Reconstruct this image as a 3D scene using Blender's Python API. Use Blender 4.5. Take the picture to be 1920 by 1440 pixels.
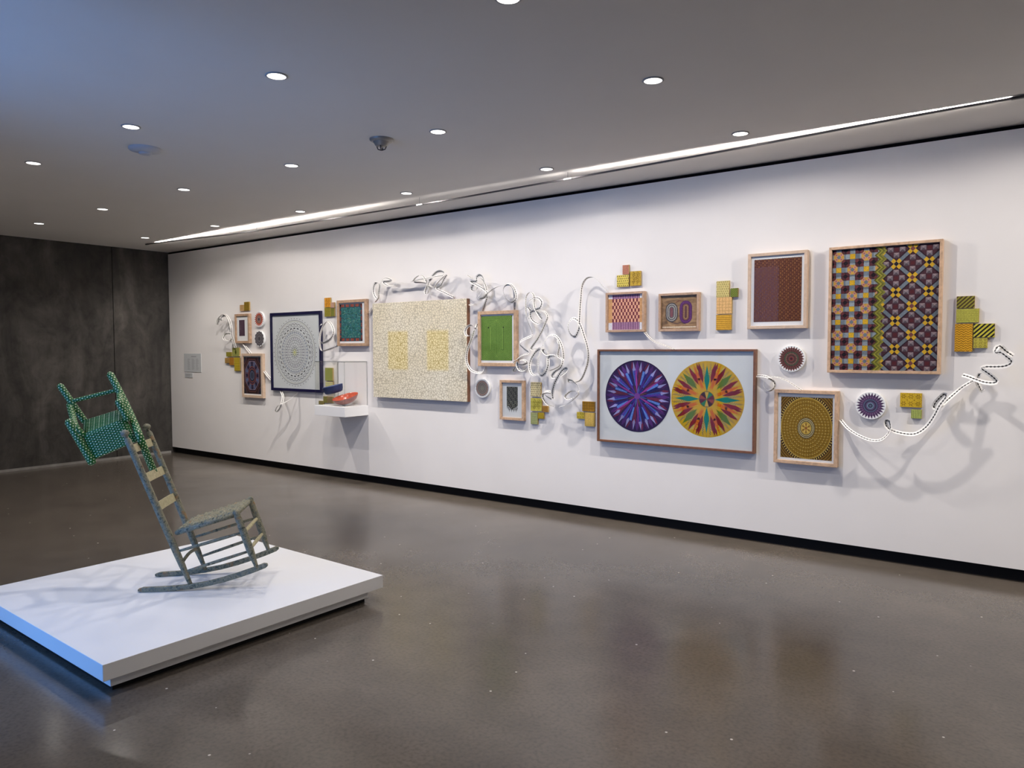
import bpy, math, random
from mathutils import Vector, Matrix
from math import sin, cos, pi, radians

for o in list(bpy.data.objects):
    bpy.data.objects.remove(o, do_unlink=True)
scene = bpy.context.scene
col = scene.collection
random.seed(7)

# ------------------------------------------------------------------ camera
cam_data = bpy.data.cameras.new('camera')
cam_data.lens = 26.088
cam_data.sensor_width = 36.0
cam_data.clip_end = 200
cam = bpy.data.objects.new('camera', cam_data)
cam.matrix_world = Matrix(((0.80206708, -0.02654449, 0.59664377, 11.107),
                           (0.59723016, 0.03921017, -0.80111092, -6.0494),
                           (-0.00212942, 0.99887835, 0.04730236, 1.6),
                           (0, 0, 0, 1)))
col.objects.link(cam)
scene.camera = cam

# ------------------------------------------------------------------ world, daylight, exposure
world = bpy.data.worlds.new('world')
scene.world = world
world.use_nodes = True
world.node_tree.nodes['Background'].inputs['Color'].default_value = (0.15, 0.40, 1.0, 1)
world.node_tree.nodes['Background'].inputs['Strength'].default_value = 4.6
portal_data = bpy.data.lights.new('window_portal', 'AREA')
portal_data.shape = 'RECTANGLE'
portal_data.size = 1.9
portal_data.size_y = 3.0
portal_data.cycles.is_portal = True
portal = bpy.data.objects.new('window_portal', portal_data)
portal.location = (6.75, -5.22, 1.53)
portal.rotation_euler = (radians(90), 0, 0)
col.objects.link(portal)

DOWNLIGHT_POWER = 54.0
WASHER_POWER = 152.0
LED_STRENGTH = 105.0
LAMP_COLOR = (1.0, 0.93, 0.875)
scene.view_settings.view_transform = 'Standard'
scene.view_settings.look = 'None'
scene.view_settings.exposure = 0.0
scene.view_settings.gamma = 1.0
scene.view_settings.use_curve_mapping = False

# ------------------------------------------------------------------ measured positions (metres; x along the white wall, y off it, z up)
FRAMES = {'purple': (1.82, 1.686, 2.157, 2.09, 0.045), 'octagon': (1.963, 0.94, 2.446, 1.544, 0.045), 'navy': (2.615, 1.055, 3.654, 2.08, 0.035), 'teal': (3.973, 1.638, 4.497, 2.192, 0.045), 'cream': (4.618, 1.041, 6.05, 2.13, 0.055), 'green': (6.19, 1.422, 6.689, 1.988, 0.045), 'shield': (6.472, 0.878, 6.777, 1.282, 0.04), 'woven': (7.711, 1.75, 8.101, 2.11, 0.05), 'ovals': (8.237, 1.749, 8.61, 2.078, 0.045), 'brown': (9.027, 1.756, 9.491, 2.361, 0.055), 'burst': (7.628, 0.74, 9.099, 1.593, 0.055), 'gold': (9.253, 0.688, 9.734, 1.272, 0.055), 'quilt': (9.65, 1.414, 10.404, 2.362, 0.06)}
PRINTS = {'purple': (1.902, 1.786, 2.036, 2.006), 'octagon': (1.994, 0.992, 2.385, 1.495), 'teal': (4.009, 1.696, 4.412, 2.143), 'green': (6.226, 1.481, 6.627, 1.938), 'shield': (6.553, 0.964, 6.691, 1.217), 'brown': (9.075, 1.812, 9.447, 2.311), 'gold': (9.304, 0.734, 9.692, 1.217)}
BURSTS = [(8.031, 1.173, 0.321, 0.322), (8.684, 1.17, 0.323, 0.325)]
DISCS = [(2.367, 2.006, 0.107, 0.105), (2.367, 1.745, 0.107, 0.105), (6.236, 1.19, 0.093, 0.105), (9.375, 1.517, 0.101, 0.104), (9.954, 1.171, 0.098, 0.106)]
MANDALA = (3.111, 1.561, 0.437, 0.45)
TILES = [(1.915, 2.132, 2.007, 2.215), (2.017, 2.133, 2.134, 2.252), (1.562, 1.501, 1.699, 1.563), (1.711, 1.502, 1.881, 1.624), (1.526, 1.406, 1.633, 1.48), (1.636, 1.381, 1.746, 1.487), (1.755, 1.3, 1.888, 1.487), (3.717, 2.12, 3.828, 2.236), (3.832, 2.111, 3.901, 2.176), (3.714, 2.004, 3.825, 2.115), (3.833, 2.005, 3.899, 2.105), (3.708, 1.208, 3.85, 1.37), (3.713, 1.059, 3.856, 1.196), (3.668, 0.929, 3.74, 1.013), (3.75, 0.933, 3.845, 1.013), (3.577, 0.907, 3.666, 0.952), (6.848, 1.125, 6.969, 1.269), (6.848, 0.983, 6.981, 1.111), (6.848, 0.851, 6.932, 0.968), (6.937, 0.909, 7.007, 0.972), (6.991, 0.978, 7.056, 1.039), (7.447, 1.008, 7.58, 1.102), (7.386, 0.935, 7.469, 0.998), (7.475, 0.868, 7.581, 0.999), (7.869, 2.271, 7.933, 2.355), (7.811, 2.161, 7.932, 2.267), (7.945, 2.164, 8.051, 2.294), (8.752, 2.027, 8.863, 2.161), (8.873, 2.024, 8.935, 2.096), (8.754, 1.887, 8.885, 2.026), (8.753, 1.753, 8.883, 1.881), (10.49, 1.875, 10.598, 1.959), (10.489, 1.775, 10.626, 1.871), (10.484, 1.574, 10.591, 1.768), (10.595, 1.672, 10.719, 1.766), (10.597, 1.599, 10.679, 1.668), (10.15, 1.171, 10.29, 1.274), (10.223, 1.091, 10.291, 1.156)]
RIBBONS = {'end_curl': [(1.628, -0.03, 1.903), (1.669, -0.058, 1.973), (1.688, -0.077, 2.037), (1.653, -0.091, 2.075), (1.593, -0.101, 2.049), (1.587, -0.107, 2.006), (1.633, -0.109, 2.01), (1.558, -0.11, 2.028), (1.489, -0.105, 1.953), (1.476, -0.102, 1.987), (1.511, -0.098, 2.041), (1.619, -0.098, 2.092), (1.719, -0.102, 2.073), (1.802, -0.108, 2.0), (1.839, -0.108, 1.903), (1.819, -0.092, 1.807), (1.819, -0.071, 1.731), (1.813, -0.03, 1.623)], 'side_loop': [(1.807, -0.02, 1.775), (1.807, -0.056, 1.797), (1.762, -0.075, 1.819), (1.678, -0.094, 1.817), (1.638, -0.1, 1.776), (1.642, -0.099, 1.744), (1.685, -0.094, 1.725), (1.757, -0.08, 1.723), (1.768, -0.058, 1.775), (1.733, -0.03, 1.82)], 'diag_a': [(1.963, -0.015, 1.688), (2.062, -0.027, 1.623), (2.15, -0.015, 1.542)], 'diag_b': [(2.444, -0.015, 1.307), (2.538, -0.027, 1.246), (2.596, -0.015, 1.195)], 'under_navy': [(2.805, -0.015, 1.049), (2.938, -0.086, 0.987), (2.971, -0.132, 0.891), (2.945, -0.158, 0.816), (2.895, -0.167, 0.787), (2.893, -0.169, 0.814), (2.958, -0.166, 0.88), (3.075, -0.141, 0.923), (3.131, -0.115, 0.958), (3.159, -0.015, 1.041)], 'tall_loop': [(3.951, -0.02, 1.643), (3.889, -0.059, 1.612), (3.803, -0.079, 1.588), (3.744, -0.091, 1.579), (3.726, -0.1, 1.62), (3.727, -0.109, 1.696), (3.737, -0.109, 1.782), (3.765, -0.103, 1.854), (3.819, -0.099, 1.92), (3.877, -0.098, 1.94), (3.935, -0.099, 1.903), (3.979, -0.103, 1.836), (3.979, -0.107, 1.789), (3.938, -0.11, 1.732), (3.863, -0.108, 1.695), (3.766, -0.101, 1.677), (3.721, -0.095, 1.706), (3.691, -0.081, 1.764), (3.657, -0.065, 1.828), (3.656, -0.045, 1.896), (3.676, -0.03, 1.912)], 'teal_link': [(4.492, -0.02, 2.004), (4.534, -0.022, 2.047), (4.572, -0.025, 2.085)], 'over_canvas': [(4.639, -0.03, 2.147), (4.709, -0.046, 2.195), (4.73, -0.058, 2.265), (4.754, -0.068, 2.334), (4.734, -0.071, 2.361), (4.692, -0.073, 2.363), (4.661, -0.074, 2.318), (4.656, -0.072, 2.257), (4.685, -0.068, 2.2), (4.717, -0.067, 2.193), (4.752, -0.067, 2.263), (4.779, -0.075, 2.353), (4.835, -0.082, 2.402), (4.898, -0.087, 2.405), (4.965, -0.09, 2.382), (4.923, -0.091, 2.369), (4.842, -0.09, 2.366), (4.875, -0.087, 2.334), (4.943, -0.083, 2.313), (5.011, -0.08, 2.322), (5.039, -0.08, 2.336), (5.154, -0.083, 2.339), (5.302, -0.093, 2.348), (5.347, -0.097, 2.379), (5.41, -0.099, 2.405), (5.469, -0.098, 2.393), (5.504, -0.094, 2.346), (5.518, -0.091, 2.317), (5.43, -0.086, 2.329), (5.32, -0.084, 2.34), (5.348, -0.085, 2.355), (5.504, -0.094, 2.366), (5.64, -0.099, 2.377), (5.757, -0.094, 2.386), (5.767, -0.09, 2.416), (5.705, -0.085, 2.436), (5.637, -0.081, 2.421), (5.57, -0.08, 2.367), (5.522, -0.086, 2.293), (5.49, -0.09, 2.227), (5.5, -0.091, 2.202), (5.529, -0.091, 2.205), (5.544, -0.088, 2.253), (5.524, -0.084, 2.298), (5.603, -0.075, 2.265), (5.615, -0.073, 2.272), (5.65, -0.069, 2.311), (5.726, -0.067, 2.364), (5.783, -0.069, 2.391), (5.744, -0.073, 2.339), (5.706, -0.074, 2.284), (5.638, -0.07, 2.254), (5.729, -0.057, 2.21), (5.842, -0.02, 2.152)], 'knot': [(6.052, -0.04, 2.372), (6.151, -0.068, 2.331), (6.238, -0.083, 2.333), (6.305, -0.094, 2.302), (6.349, -0.1, 2.227), (6.355, -0.091, 2.137), (6.318, -0.074, 2.071), (6.235, -0.015, 1.993)], 'knot_b': [(6.092, -0.06, 2.065), (6.144, -0.062, 2.06), (6.205, -0.075, 2.11), (6.286, -0.095, 2.2), (6.33, -0.107, 2.277), (6.314, -0.111, 2.334), (6.276, -0.112, 2.357), (6.236, -0.111, 2.338), (6.23, -0.11, 2.297), (6.179, -0.108, 2.296), (6.153, -0.107, 2.294), (6.235, -0.105, 2.255), (6.314, -0.106, 2.215), (6.371, -0.11, 2.169), (6.332, -0.116, 2.122), (6.277, -0.121, 2.116), (6.371, -0.128, 2.153), (6.449, -0.13, 2.196), (6.522, -0.127, 2.224), (6.593, -0.121, 2.236), (6.661, -0.114, 2.243), (6.708, -0.109, 2.205), (6.732, -0.105, 2.142), (6.727, -0.105, 2.091), (6.678, -0.106, 2.063), (6.62, -0.109, 2.095), (6.587, -0.111, 2.148), (6.581, -0.111, 2.2), (6.612, -0.109, 2.235), (6.664, -0.105, 2.24), (6.702, -0.097, 2.195), (6.697, -0.08, 2.108), (6.649, -0.015, 1.987)], 'knot_curl': [(6.164, -0.06, 2.285), (6.139, -0.072, 2.247), (6.139, -0.075, 2.213), (6.181, -0.075, 2.203), (6.212, -0.07, 2.232), (6.199, -0.06, 2.268)], 'side_drop': [(6.165, -0.015, 1.86), (6.174, -0.063, 1.812), (6.135, -0.077, 1.848), (6.084, -0.088, 1.829), (6.064, -0.099, 1.779), (6.1, -0.108, 1.736), (6.167, -0.115, 1.746), (6.208, -0.123, 1.795), (6.183, -0.129, 1.715), (6.138, -0.129, 1.628), (6.105, -0.123, 1.547), (6.096, -0.111, 1.462), (6.133, -0.096, 1.384), (6.209, -0.079, 1.353), (6.268, -0.066, 1.363), (6.259, -0.015, 1.415)], 'zigzag': [(6.693, -0.1, 1.462), (6.697, -0.059, 1.49), (6.784, -0.074, 1.537), (6.874, -0.087, 1.561), (6.827, -0.095, 1.598), (6.775, -0.101, 1.645), (6.79, -0.101, 1.677), (6.85, -0.099, 1.704), (6.914, -0.096, 1.728), (6.921, -0.094, 1.763), (6.883, -0.093, 1.835), (6.85, -0.1, 1.911), (6.849, -0.107, 1.965), (6.872, -0.113, 2.002), (6.91, -0.117, 1.974), (6.904, -0.123, 1.898), (6.867, -0.122, 1.943), (6.859, -0.116, 2.03), (6.856, -0.111, 2.09), (6.874, -0.109, 2.135), (6.913, -0.108, 2.152), (6.951, -0.11, 2.118), (6.957, -0.115, 2.064), (6.973, -0.123, 1.993), (7.016, -0.129, 1.933), (7.056, -0.13, 1.889), (7.062, -0.129, 1.915), (6.994, -0.124, 1.96), (6.923, -0.118, 1.973), (6.883, -0.112, 2.018), (6.888, -0.109, 2.062), (6.937, -0.108, 2.087), (6.997, -0.11, 2.092), (7.045, -0.114, 2.052), (7.029, -0.119, 1.997), (6.979, -0.122, 1.977), (6.92, -0.123, 1.952), (6.925, -0.12, 1.898), (6.967, -0.114, 1.857), (7.015, -0.107, 1.845), (7.044, -0.102, 1.874), (6.986, -0.094, 1.956), (7.037, -0.093, 1.968), (7.084, -0.094, 1.943), (7.103, -0.097, 1.905), (7.081, -0.1, 1.852), (7.042, -0.1, 1.777), (6.977, -0.09, 1.692), (6.889, -0.07, 1.603), (6.925, -0.064, 1.595), (7.009, -0.08, 1.608)], 'small_curls': [(6.71, -0.1, 1.409), (6.674, -0.074, 1.382), (6.7, -0.081, 1.372), (6.728, -0.092, 1.403), (6.728, -0.102, 1.449), (6.77, -0.104, 1.483), (6.824, -0.1, 1.49), (6.859, -0.098, 1.467), (6.815, -0.099, 1.444), (6.761, -0.103, 1.45), (6.746, -0.104, 1.47), (6.748, -0.101, 1.423), (6.769, -0.092, 1.39), (6.815, -0.076, 1.39), (6.832, -0.06, 1.417)], 'big_loops': [(7.002, -0.08, 1.606), (6.948, -0.093, 1.556), (6.91, -0.113, 1.484), (6.911, -0.129, 1.413), (6.949, -0.14, 1.355), (7.0, -0.145, 1.343), (7.072, -0.147, 1.364), (7.124, -0.145, 1.429), (7.14, -0.14, 1.518), (7.135, -0.138, 1.563), (7.097, -0.139, 1.595), (7.073, -0.14, 1.582), (7.116, -0.144, 1.544), (7.214, -0.154, 1.534), (7.155, -0.161, 1.519), (7.156, -0.169, 1.442), (7.126, -0.169, 1.372), (7.077, -0.166, 1.342), (7.043, -0.162, 1.377), (7.03, -0.151, 1.453), (7.034, -0.143, 1.524), (7.066, -0.138, 1.62), (7.122, -0.142, 1.703), (7.186, -0.145, 1.731), (7.247, -0.147, 1.708), (7.291, -0.144, 1.639), (7.306, -0.131, 1.55), (7.292, -0.117, 1.487), (7.232, -0.099, 1.429), (7.109, -0.07, 1.387)], 'lower_loops': [(7.192, -0.05, 1.678), (7.235, -0.093, 1.62), (7.243, -0.128, 1.531), (7.307, -0.146, 1.494), (7.292, -0.157, 1.425), (7.223, -0.155, 1.38), (7.189, -0.151, 1.341), (7.203, -0.148, 1.325), (7.275, -0.143, 1.342), (7.351, -0.145, 1.388), (7.357, -0.148, 1.419), (7.311, -0.153, 1.4), (7.262, -0.158, 1.336), (7.215, -0.149, 1.265), (7.176, -0.124, 1.18), (7.172, -0.101, 1.121), (7.168, -0.06, 1.196)], 'left_coil': [(7.142, -0.09, 1.113), (7.086, -0.1, 1.146), (7.071, -0.111, 1.179), (7.124, -0.121, 1.194), (7.167, -0.128, 1.176), (7.114, -0.13, 1.175), (7.07, -0.128, 1.163), (7.065, -0.12, 1.118), (7.102, -0.101, 1.063), (7.155, -0.07, 1.042)], 'right_coil': [(7.223, -0.08, 1.041), (7.318, -0.105, 1.069), (7.415, -0.129, 1.122), (7.484, -0.146, 1.179), (7.459, -0.152, 1.206), (7.397, -0.159, 1.198), (7.342, -0.16, 1.153), (7.367, -0.158, 1.128), (7.428, -0.15, 1.143), (7.452, -0.142, 1.177), (7.482, -0.13, 1.215), (7.452, -0.117, 1.257), (7.388, -0.098, 1.296), (7.315, -0.07, 1.309)], 'arch': [(7.741, -0.015, 2.1), (7.705, -0.06, 2.156), (7.636, -0.082, 2.234), (7.587, -0.091, 2.26), (7.535, -0.1, 2.246), (7.5, -0.112, 2.184), (7.495, -0.13, 2.058), (7.494, -0.143, 1.95), (7.494, -0.152, 1.849), (7.489, -0.157, 1.777), (7.452, -0.159, 1.713), (7.399, -0.16, 1.742), (7.375, -0.159, 1.815), (7.418, -0.156, 1.88), (7.467, -0.154, 1.868), (7.503, -0.149, 1.82), (7.538, -0.139, 1.719), (7.564, -0.125, 1.619), (7.567, -0.112, 1.532), (7.539, -0.096, 1.431), (7.456, -0.071, 1.305), (7.329, -0.047, 1.279), (7.324, -0.08, 1.302)], 'short_link': [(8.088, -0.02, 1.754), (8.142, -0.038, 1.703), (8.199, -0.043, 1.662), (8.286, -0.042, 1.631), (8.389, -0.02, 1.59)], 'gold_link': [(9.1, -0.02, 1.377), (9.181, -0.05, 1.374), (9.246, -0.063, 1.338), (9.258, -0.069, 1.291), (9.218, -0.075, 1.259), (9.178, -0.079, 1.293), (9.191, -0.08, 1.348), (9.257, -0.077, 1.373), (9.334, -0.067, 1.354), (9.409, -0.052, 1.308), (9.463, -0.02, 1.264)], 'swag': [(9.746, -0.02, 1.053), (9.812, -0.082, 0.998), (9.888, -0.106, 0.954), (9.972, -0.129, 0.927), (10.042, -0.144, 0.931), (10.091, -0.152, 0.972), (10.114, -0.156, 1.026), (10.104, -0.156, 1.073), (10.084, -0.156, 1.077), (10.082, -0.154, 1.045), (10.118, -0.151, 1.01), (10.201, -0.144, 0.989), (10.274, -0.14, 0.994), (10.336, -0.141, 1.044), (10.384, -0.148, 1.123), (10.418, -0.154, 1.201), (10.456, -0.156, 1.263), (10.443, -0.156, 1.28), (10.395, -0.15, 1.225), (10.382, -0.144, 1.184), (10.416, -0.137, 1.192), (10.486, -0.108, 1.267), (10.542, -0.082, 1.327), (10.596, -0.08, 1.368)], 'tail': [(10.596, -0.07, 1.37), (10.623, -0.09, 1.384), (10.638, -0.101, 1.407), (10.647, -0.106, 1.424), (10.635, -0.11, 1.407), (10.632, -0.107, 1.372), (10.643, -0.097, 1.338), (10.657, -0.082, 1.308), (10.665, -0.07, 1.316)], 'tail_b': [(10.546, -0.11, 1.414), (10.581, -0.122, 1.404), (10.627, -0.143, 1.386), (10.68, -0.164, 1.369), (10.73, -0.177, 1.367), (10.748, -0.179, 1.38), (10.715, -0.179, 1.417), (10.671, -0.173, 1.452), (10.662, -0.171, 1.462), (10.685, -0.169, 1.473), (10.741, -0.168, 1.474), (10.79, -0.173, 1.479), (10.821, -0.177, 1.496), (10.824, -0.179, 1.516), (10.799, -0.18, 1.541), (10.764, -0.175, 1.57), (10.735, -0.167, 1.568), (10.739, -0.159, 1.597), (10.758, -0.149, 1.612), (10.792, -0.129, 1.578), (10.832, -0.14, 1.547)]}
GREEN = {'post_left': [(-0.549, 0.2, 1.216), (-0.412, 0.2, 0.99)], 'post_right': [(-0.254, 0.2, 1.286), (-0.15, 0.13, 1.119), (-0.047, 0.02, 0.968), (-0.007, -0.025, 0.899), (0.033, 0.07, 0.683)], 'rung': [(-0.489, 0.2, 1.117), (-0.215, 0.2, 1.187)], 'arm_left': [(-0.498, 0.2, 1.098), (-0.438, 0.1, 1.024), (-0.38, 0.0, 0.976), (-0.342, 0.0, 0.923)], 'leg_left': [(-0.416, -0.01, 1.01), (-0.29, -0.01, 0.759)], 'stub': [(-0.136, 0.0, 1.127), (-0.084, 0.0, 1.018)], 'arm_right': [(-0.203, 0.2, 1.183), (-0.154, 0.08, 1.127), (-0.101, 0.0, 1.047)], 'seat': [(-0.412, 0.2, 0.99), (-0.195, 0.2, 1.058), (-0.102, 0.0, 1.014), (-0.338, 0.0, 0.921)], 'apron': [(-0.338, 0.0, 0.921), (-0.097, 0.0, 1.016), (-0.033, 0.0, 0.889), (-0.284, 0.0, 0.781)]}
SIGNS = [(0.426, 1.265, 0.887, 1.539), (0.437, 1.178, 0.648, 1.247)]

H = 3.09            # ceiling
ZT = 3.06           # top edge of the white wall
ZB = 0.094          # its bottom edge

# ------------------------------------------------------------------ helpers
def srgb(r, g, b):
    return tuple(((c / 255) / 12.92 if c / 255 <= 0.04045 else ((c / 255 + 0.055) / 1.055) ** 2.4) for c in (r, g, b))

def tag(o, label=None, cat=None, group=None, kind=None):
    if label: o['label'] = label
    if cat: o['category'] = cat
    if group: o['group'] = group
    if kind: o['kind'] = kind
    return o

def empty(name, loc, label=None, cat=None, group=None, rz=0.0):
    o = bpy.data.objects.new(name, None)
    o.location = loc
    o.rotation_euler = (0, 0, rz)
    o.empty_display_size = 0.05
    col.objects.link(o)
    return tag(o, label, cat, group)

class MB:
    def __init__(self):
        self.v, self.f, self.c, self.uv = [], [], [], []
    def poly(self, pts, c=None, uv=None):
        n = len(self.v)
        self.v += [tuple(q) for q in pts]
        self.f.append(tuple(range(n, n + len(pts))))
        self.c.append(c)
        self.uv.append(uv)
    def box(self, x0, y0, z0, x1, y1, z1, c=None):
        self.prism([(x0, z0), (x1, z0), (x1, z1), (x0, z1)], y0, y1, c)
    def prism(self, pts, y0, y1, c=None):
        """polygon in x,z (counter-clockwise seen from -y) extruded from y0 (room side) to y1"""
        a, b = min(y0, y1), max(y0, y1)
        k = len(pts)
        n = len(self.v)
        self.v += [(x, a, z) for x, z in pts] + [(x, b, z) for x, z in pts]
        self.f.append(tuple(range(n, n + k)))
        self.f.append(tuple(range(n + 2 * k - 1, n + k - 1, -1)))
        for i in range(k):
            j = (i + 1) % k
            self.f.append((n + i, n + k + i, n + k + j, n + j))
        self.c += [c] * (k + 2)
        self.uv += [None] * (k + 2)
    def tube(self, pts, rad, n=12, cap=True, c=None):
        pts = [Vector(q) for q in pts]
        if not hasattr(rad, '__len__'):
            rad = [rad] * len(pts)
        base = len(self.v)
        L = 0.0
        ls = []
        ref = None
        for i, q in enumerate(pts):
            if i: L += (q - pts[i - 1]).length
            ls.append(L)
            t = (pts[min(i + 1, len(pts) - 1)] - pts[max(i - 1, 0)]).normalized()
            if ref is None:
                ref = Vector((0, 0, 1)) if abs(t.z) < 0.9 else Vector((1, 0, 0))
            a = (ref - t * ref.dot(t)).normalized()
            ref = a
            b = t.cross(a)
            for k in range(n):
                w = 2 * pi * k / n
                self.v.append(tuple(q + (a * cos(w) + b * sin(w)) * rad[i]))
        circ = 2 * pi * max(rad)
        for i in range(len(pts) - 1):
            for k in range(n):
                k2 = (k + 1) % n
                self.f.append((base + i * n + k, base + i * n + k2, base + (i + 1) * n + k2, base + (i + 1) * n + k))
                u0, u1 = circ * k / n, circ * (k + 1) / n
                self.uv.append([(u0, ls[i]), (u1, ls[i]), (u1, ls[i + 1]), (u0, ls[i + 1])])
                self.c.append(c)
        if cap:
            self.f.append(tuple(base + k for k in reversed(range(n))))
            self.f.append(tuple(base + (len(pts) - 1) * n + k for k in range(n)))
            self.uv += [None, None]
            self.c += [c, c]
    def lathe(self, prof, n=32, centre=(0, 0, 0), c=None):
        """profile of (radius, z), turned about a vertical axis"""
        base = len(self.v)
        cx, cy, cz = centre
        for r, z in prof:
            for k in range(n):
                w = 2 * pi * k / n
                self.v.append((cx + r * cos(w), cy + r * sin(w), cz + z))
        for i in range(len(prof) - 1):
            for k in range(n):
                k2 = (k + 1) % n
                self.f.append((base + i * n + k, base + i * n + k2, base + (i + 1) * n + k2, base + (i + 1) * n + k))
                self.uv.append(None)
                self.c.append(c)
    def mesh(self, name, smooth=False):
        me = bpy.data.meshes.new(name)
        me.from_pydata(self.v, [], self.f)
        if any(x is not None for x in self.c):
            ca = me.color_attributes.new('Col', 'FLOAT_COLOR', 'CORNER')
            vals = []
            for f, c in zip(self.f, self.c):
                c = c or (0.5, 0.5, 0.5)
                vals += [c[0], c[1], c[2], 1.0] * len(f)
            ca.data.foreach_set('color', vals)
        if any(x is not None for x in self.uv):
            ul = me.uv_layers.new(name='UVMap')
            vals = []
            for f, u in zip(self.f, self.uv):
                if u is None: vals += [0.0, 0.0] * len(f)
                else:
                    for a in u: vals += [a[0], a[1]]
            ul.data.foreach_set('uv', vals)
        if smooth:
            me.polygons.foreach_set('use_smooth', [True] * len(me.polygons))
        me.update()
        return me
    def build(self, name, mat, parent=None, smooth=False, bevel=0.0):
        o = bpy.data.objects.new(name, self.mesh(name, smooth))
        o.data.materials.append(mat)
        col.objects.link(o)
        if parent: o.parent = parent
        if bevel:
            m = o.modifiers.new('bevel', 'BEVEL')
            m.width = bevel
            m.segments = 2
            m.limit_method = 'ANGLE'
        return o

def shared(name, me, parent=None, loc=(0, 0, 0)):
    o = bpy.data.objects.new(name, me)
    o.location = loc
    col.objects.link(o)
    if parent: o.parent = parent
    return o

# ------------------------------------------------------------------ materials
def new_mat(name):
    m = bpy.data.materials.new(name)
    m.use_nodes = True
    nt = m.node_tree
    return m, nt, nt.nodes['Principled BSDF']

def N(nt, kind, **kw):
    n = nt.nodes.new(kind)
    for k, v in kw.items():
        if k.startswith('i_'):
            n.inputs[k[2:].replace('_', ' ')].default_value = v
        else:
            setattr(n, k, v)
    return n

def ramp(nt, fac, stops, interp='LINEAR'):
    r = nt.nodes.new('ShaderNodeValToRGB')
    r.color_ramp.interpolation = interp
    e = r.color_ramp.elements
    while len(e) > 1: e.remove(e[-1])
    e[0].position, e[0].color = stops[0][0], (*stops[0][1], 1)
    for p, c in stops[1:]:
        x = e.new(p)
        x.color = (*c, 1)
    nt.links.new(fac, r.inputs[0])
    return r

def mixc(nt, fac, a, b, blend='MIX'):
    m = nt.nodes.new('ShaderNodeMix')
    m.data_type = 'RGBA'
    m.blend_type = blend
    for sock, val in ((m.inputs[0], fac), (m.inputs[6], a), (m.inputs[7], b)):
        if hasattr(val, 'is_output'): nt.links.new(val, sock)
        elif isinstance(val, tuple): sock.default_value = (*val, 1) if len(val) == 3 else val
        else: sock.default_value = val
    return m.outputs[2]

def math_(nt, op, a, b=0.0, c=None):
    m = nt.nodes.new('ShaderNodeMath')
    m.operation = op
    for s, v in zip(m.inputs, (a, b) if c is None else (a, b, c)):
        if hasattr(v, 'is_output'): nt.links.new(v, s)
        else: s.default_value = v
    return m.outputs[0]

def flat(name, c, rough=0.6, spec=0.4, metal=0.0, noise=0.0, scale=20.0):
    m, nt, b = new_mat(name)
    b.inputs['Roughness'].default_value = rough
    b.inputs['Specular IOR Level'].default_value = spec
    b.inputs['Metallic'].default_value = metal
    if noise:
        tc = N(nt, 'ShaderNodeTexCoord')
        nz = N(nt, 'ShaderNodeTexNoise', i_Scale=scale, i_Detail=4.0)
        nt.links.new(tc.outputs['Object'], nz.inputs['Vector'])
        r = ramp(nt, nz.outputs['Fac'], [(0.3, tuple(x * (1 - noise) for x in c)), (0.7, tuple(min(1, x * (1 + noise)) for x in c))])
        nt.links.new(r.outputs[0], b.inputs['Base Color'])
    else:
        b.inputs['Base Color'].default_value = (*c, 1)
    return m

def wood(name, c, dark=0.7):
    m, nt, b = new_mat(name)
    tc = N(nt, 'ShaderNodeTexCoord')
    mp = N(nt, 'ShaderNodeMapping')
    mp.inputs['Scale'].default_value = (14, 14, 14)
    nt.links.new(tc.outputs['Object'], mp.inputs[0])
    nz = N(nt, 'ShaderNodeTexNoise', i_Scale=1.6, i_Detail=5.0, i_Distortion=1.2)
    nt.links.new(mp.outputs[0], nz.inputs['Vector'])
    r = ramp(nt, nz.outputs['Fac'], [(0.3, tuple(x * dark for x in c)), (0.6, c), (0.8, tuple(min(1, x * 1.15) for x in c))])
    nt.links.new(r.outputs[0], b.inputs['Base Color'])
    b.inputs['Roughness'].default_value = 0.45
    return m

def print_mat():
    m, nt, b = new_mat('printed_colour')
    a = N(nt, 'ShaderNodeVertexColor', layer_name='Col')
    tc = N(nt, 'ShaderNodeTexCoord')
    nz = N(nt, 'ShaderNodeTexNoise', i_Scale=160.0, i_Detail=2.0)
    nt.links.new(tc.outputs['Object'], nz.inputs['Vector'])
    r = ramp(nt, nz.outputs['Fac'], [(0.3, (0.75, 0.75, 0.75)), (0.7, (1.15, 1.15, 1.15))])
    nt.links.new(mixc(nt, 1.0, a.outputs['Color'], r.outputs[0], 'MULTIPLY'), b.inputs['Base Color'])
    b.inputs['Roughness'].default_value = 0.65
    b.inputs['Specular IOR Level'].default_value = 0.25
    return m

def pane_mat(name, tint=(1, 1, 1), ior=1.14):
    m = bpy.data.materials.new(name)
    m.use_nodes = True
    nt = m.node_tree
    nt.nodes.clear()
    out = N(nt, 'ShaderNodeOutputMaterial')
    tr = N(nt, 'ShaderNodeBsdfTransparent')
    tr.inputs[0].default_value = (*tint, 1)
    gl = N(nt, 'ShaderNodeBsdfGlossy')
    gl.inputs['Roughness'].default_value = 0.02
    lw = N(nt, 'ShaderNodeLayerWeight')
    lw.inputs['Blend'].default_value = 0.5
    f0 = ((ior - 1) / (ior + 1)) ** 2
    fr = math_(nt, 'MULTIPLY_ADD', math_(nt, 'POWER', lw.outputs['Facing'], 5.0), 1 - f0, f0)
    mx = N(nt, 'ShaderNodeMixShader')
    nt.links.new(fr, mx.inputs[0])
    nt.links.new(tr.outputs[0], mx.inputs[1])
    nt.links.new(gl.outputs[0], mx.inputs[2])
    nt.links.new(mx.outputs[0], out.inputs[0])
    return m

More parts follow.
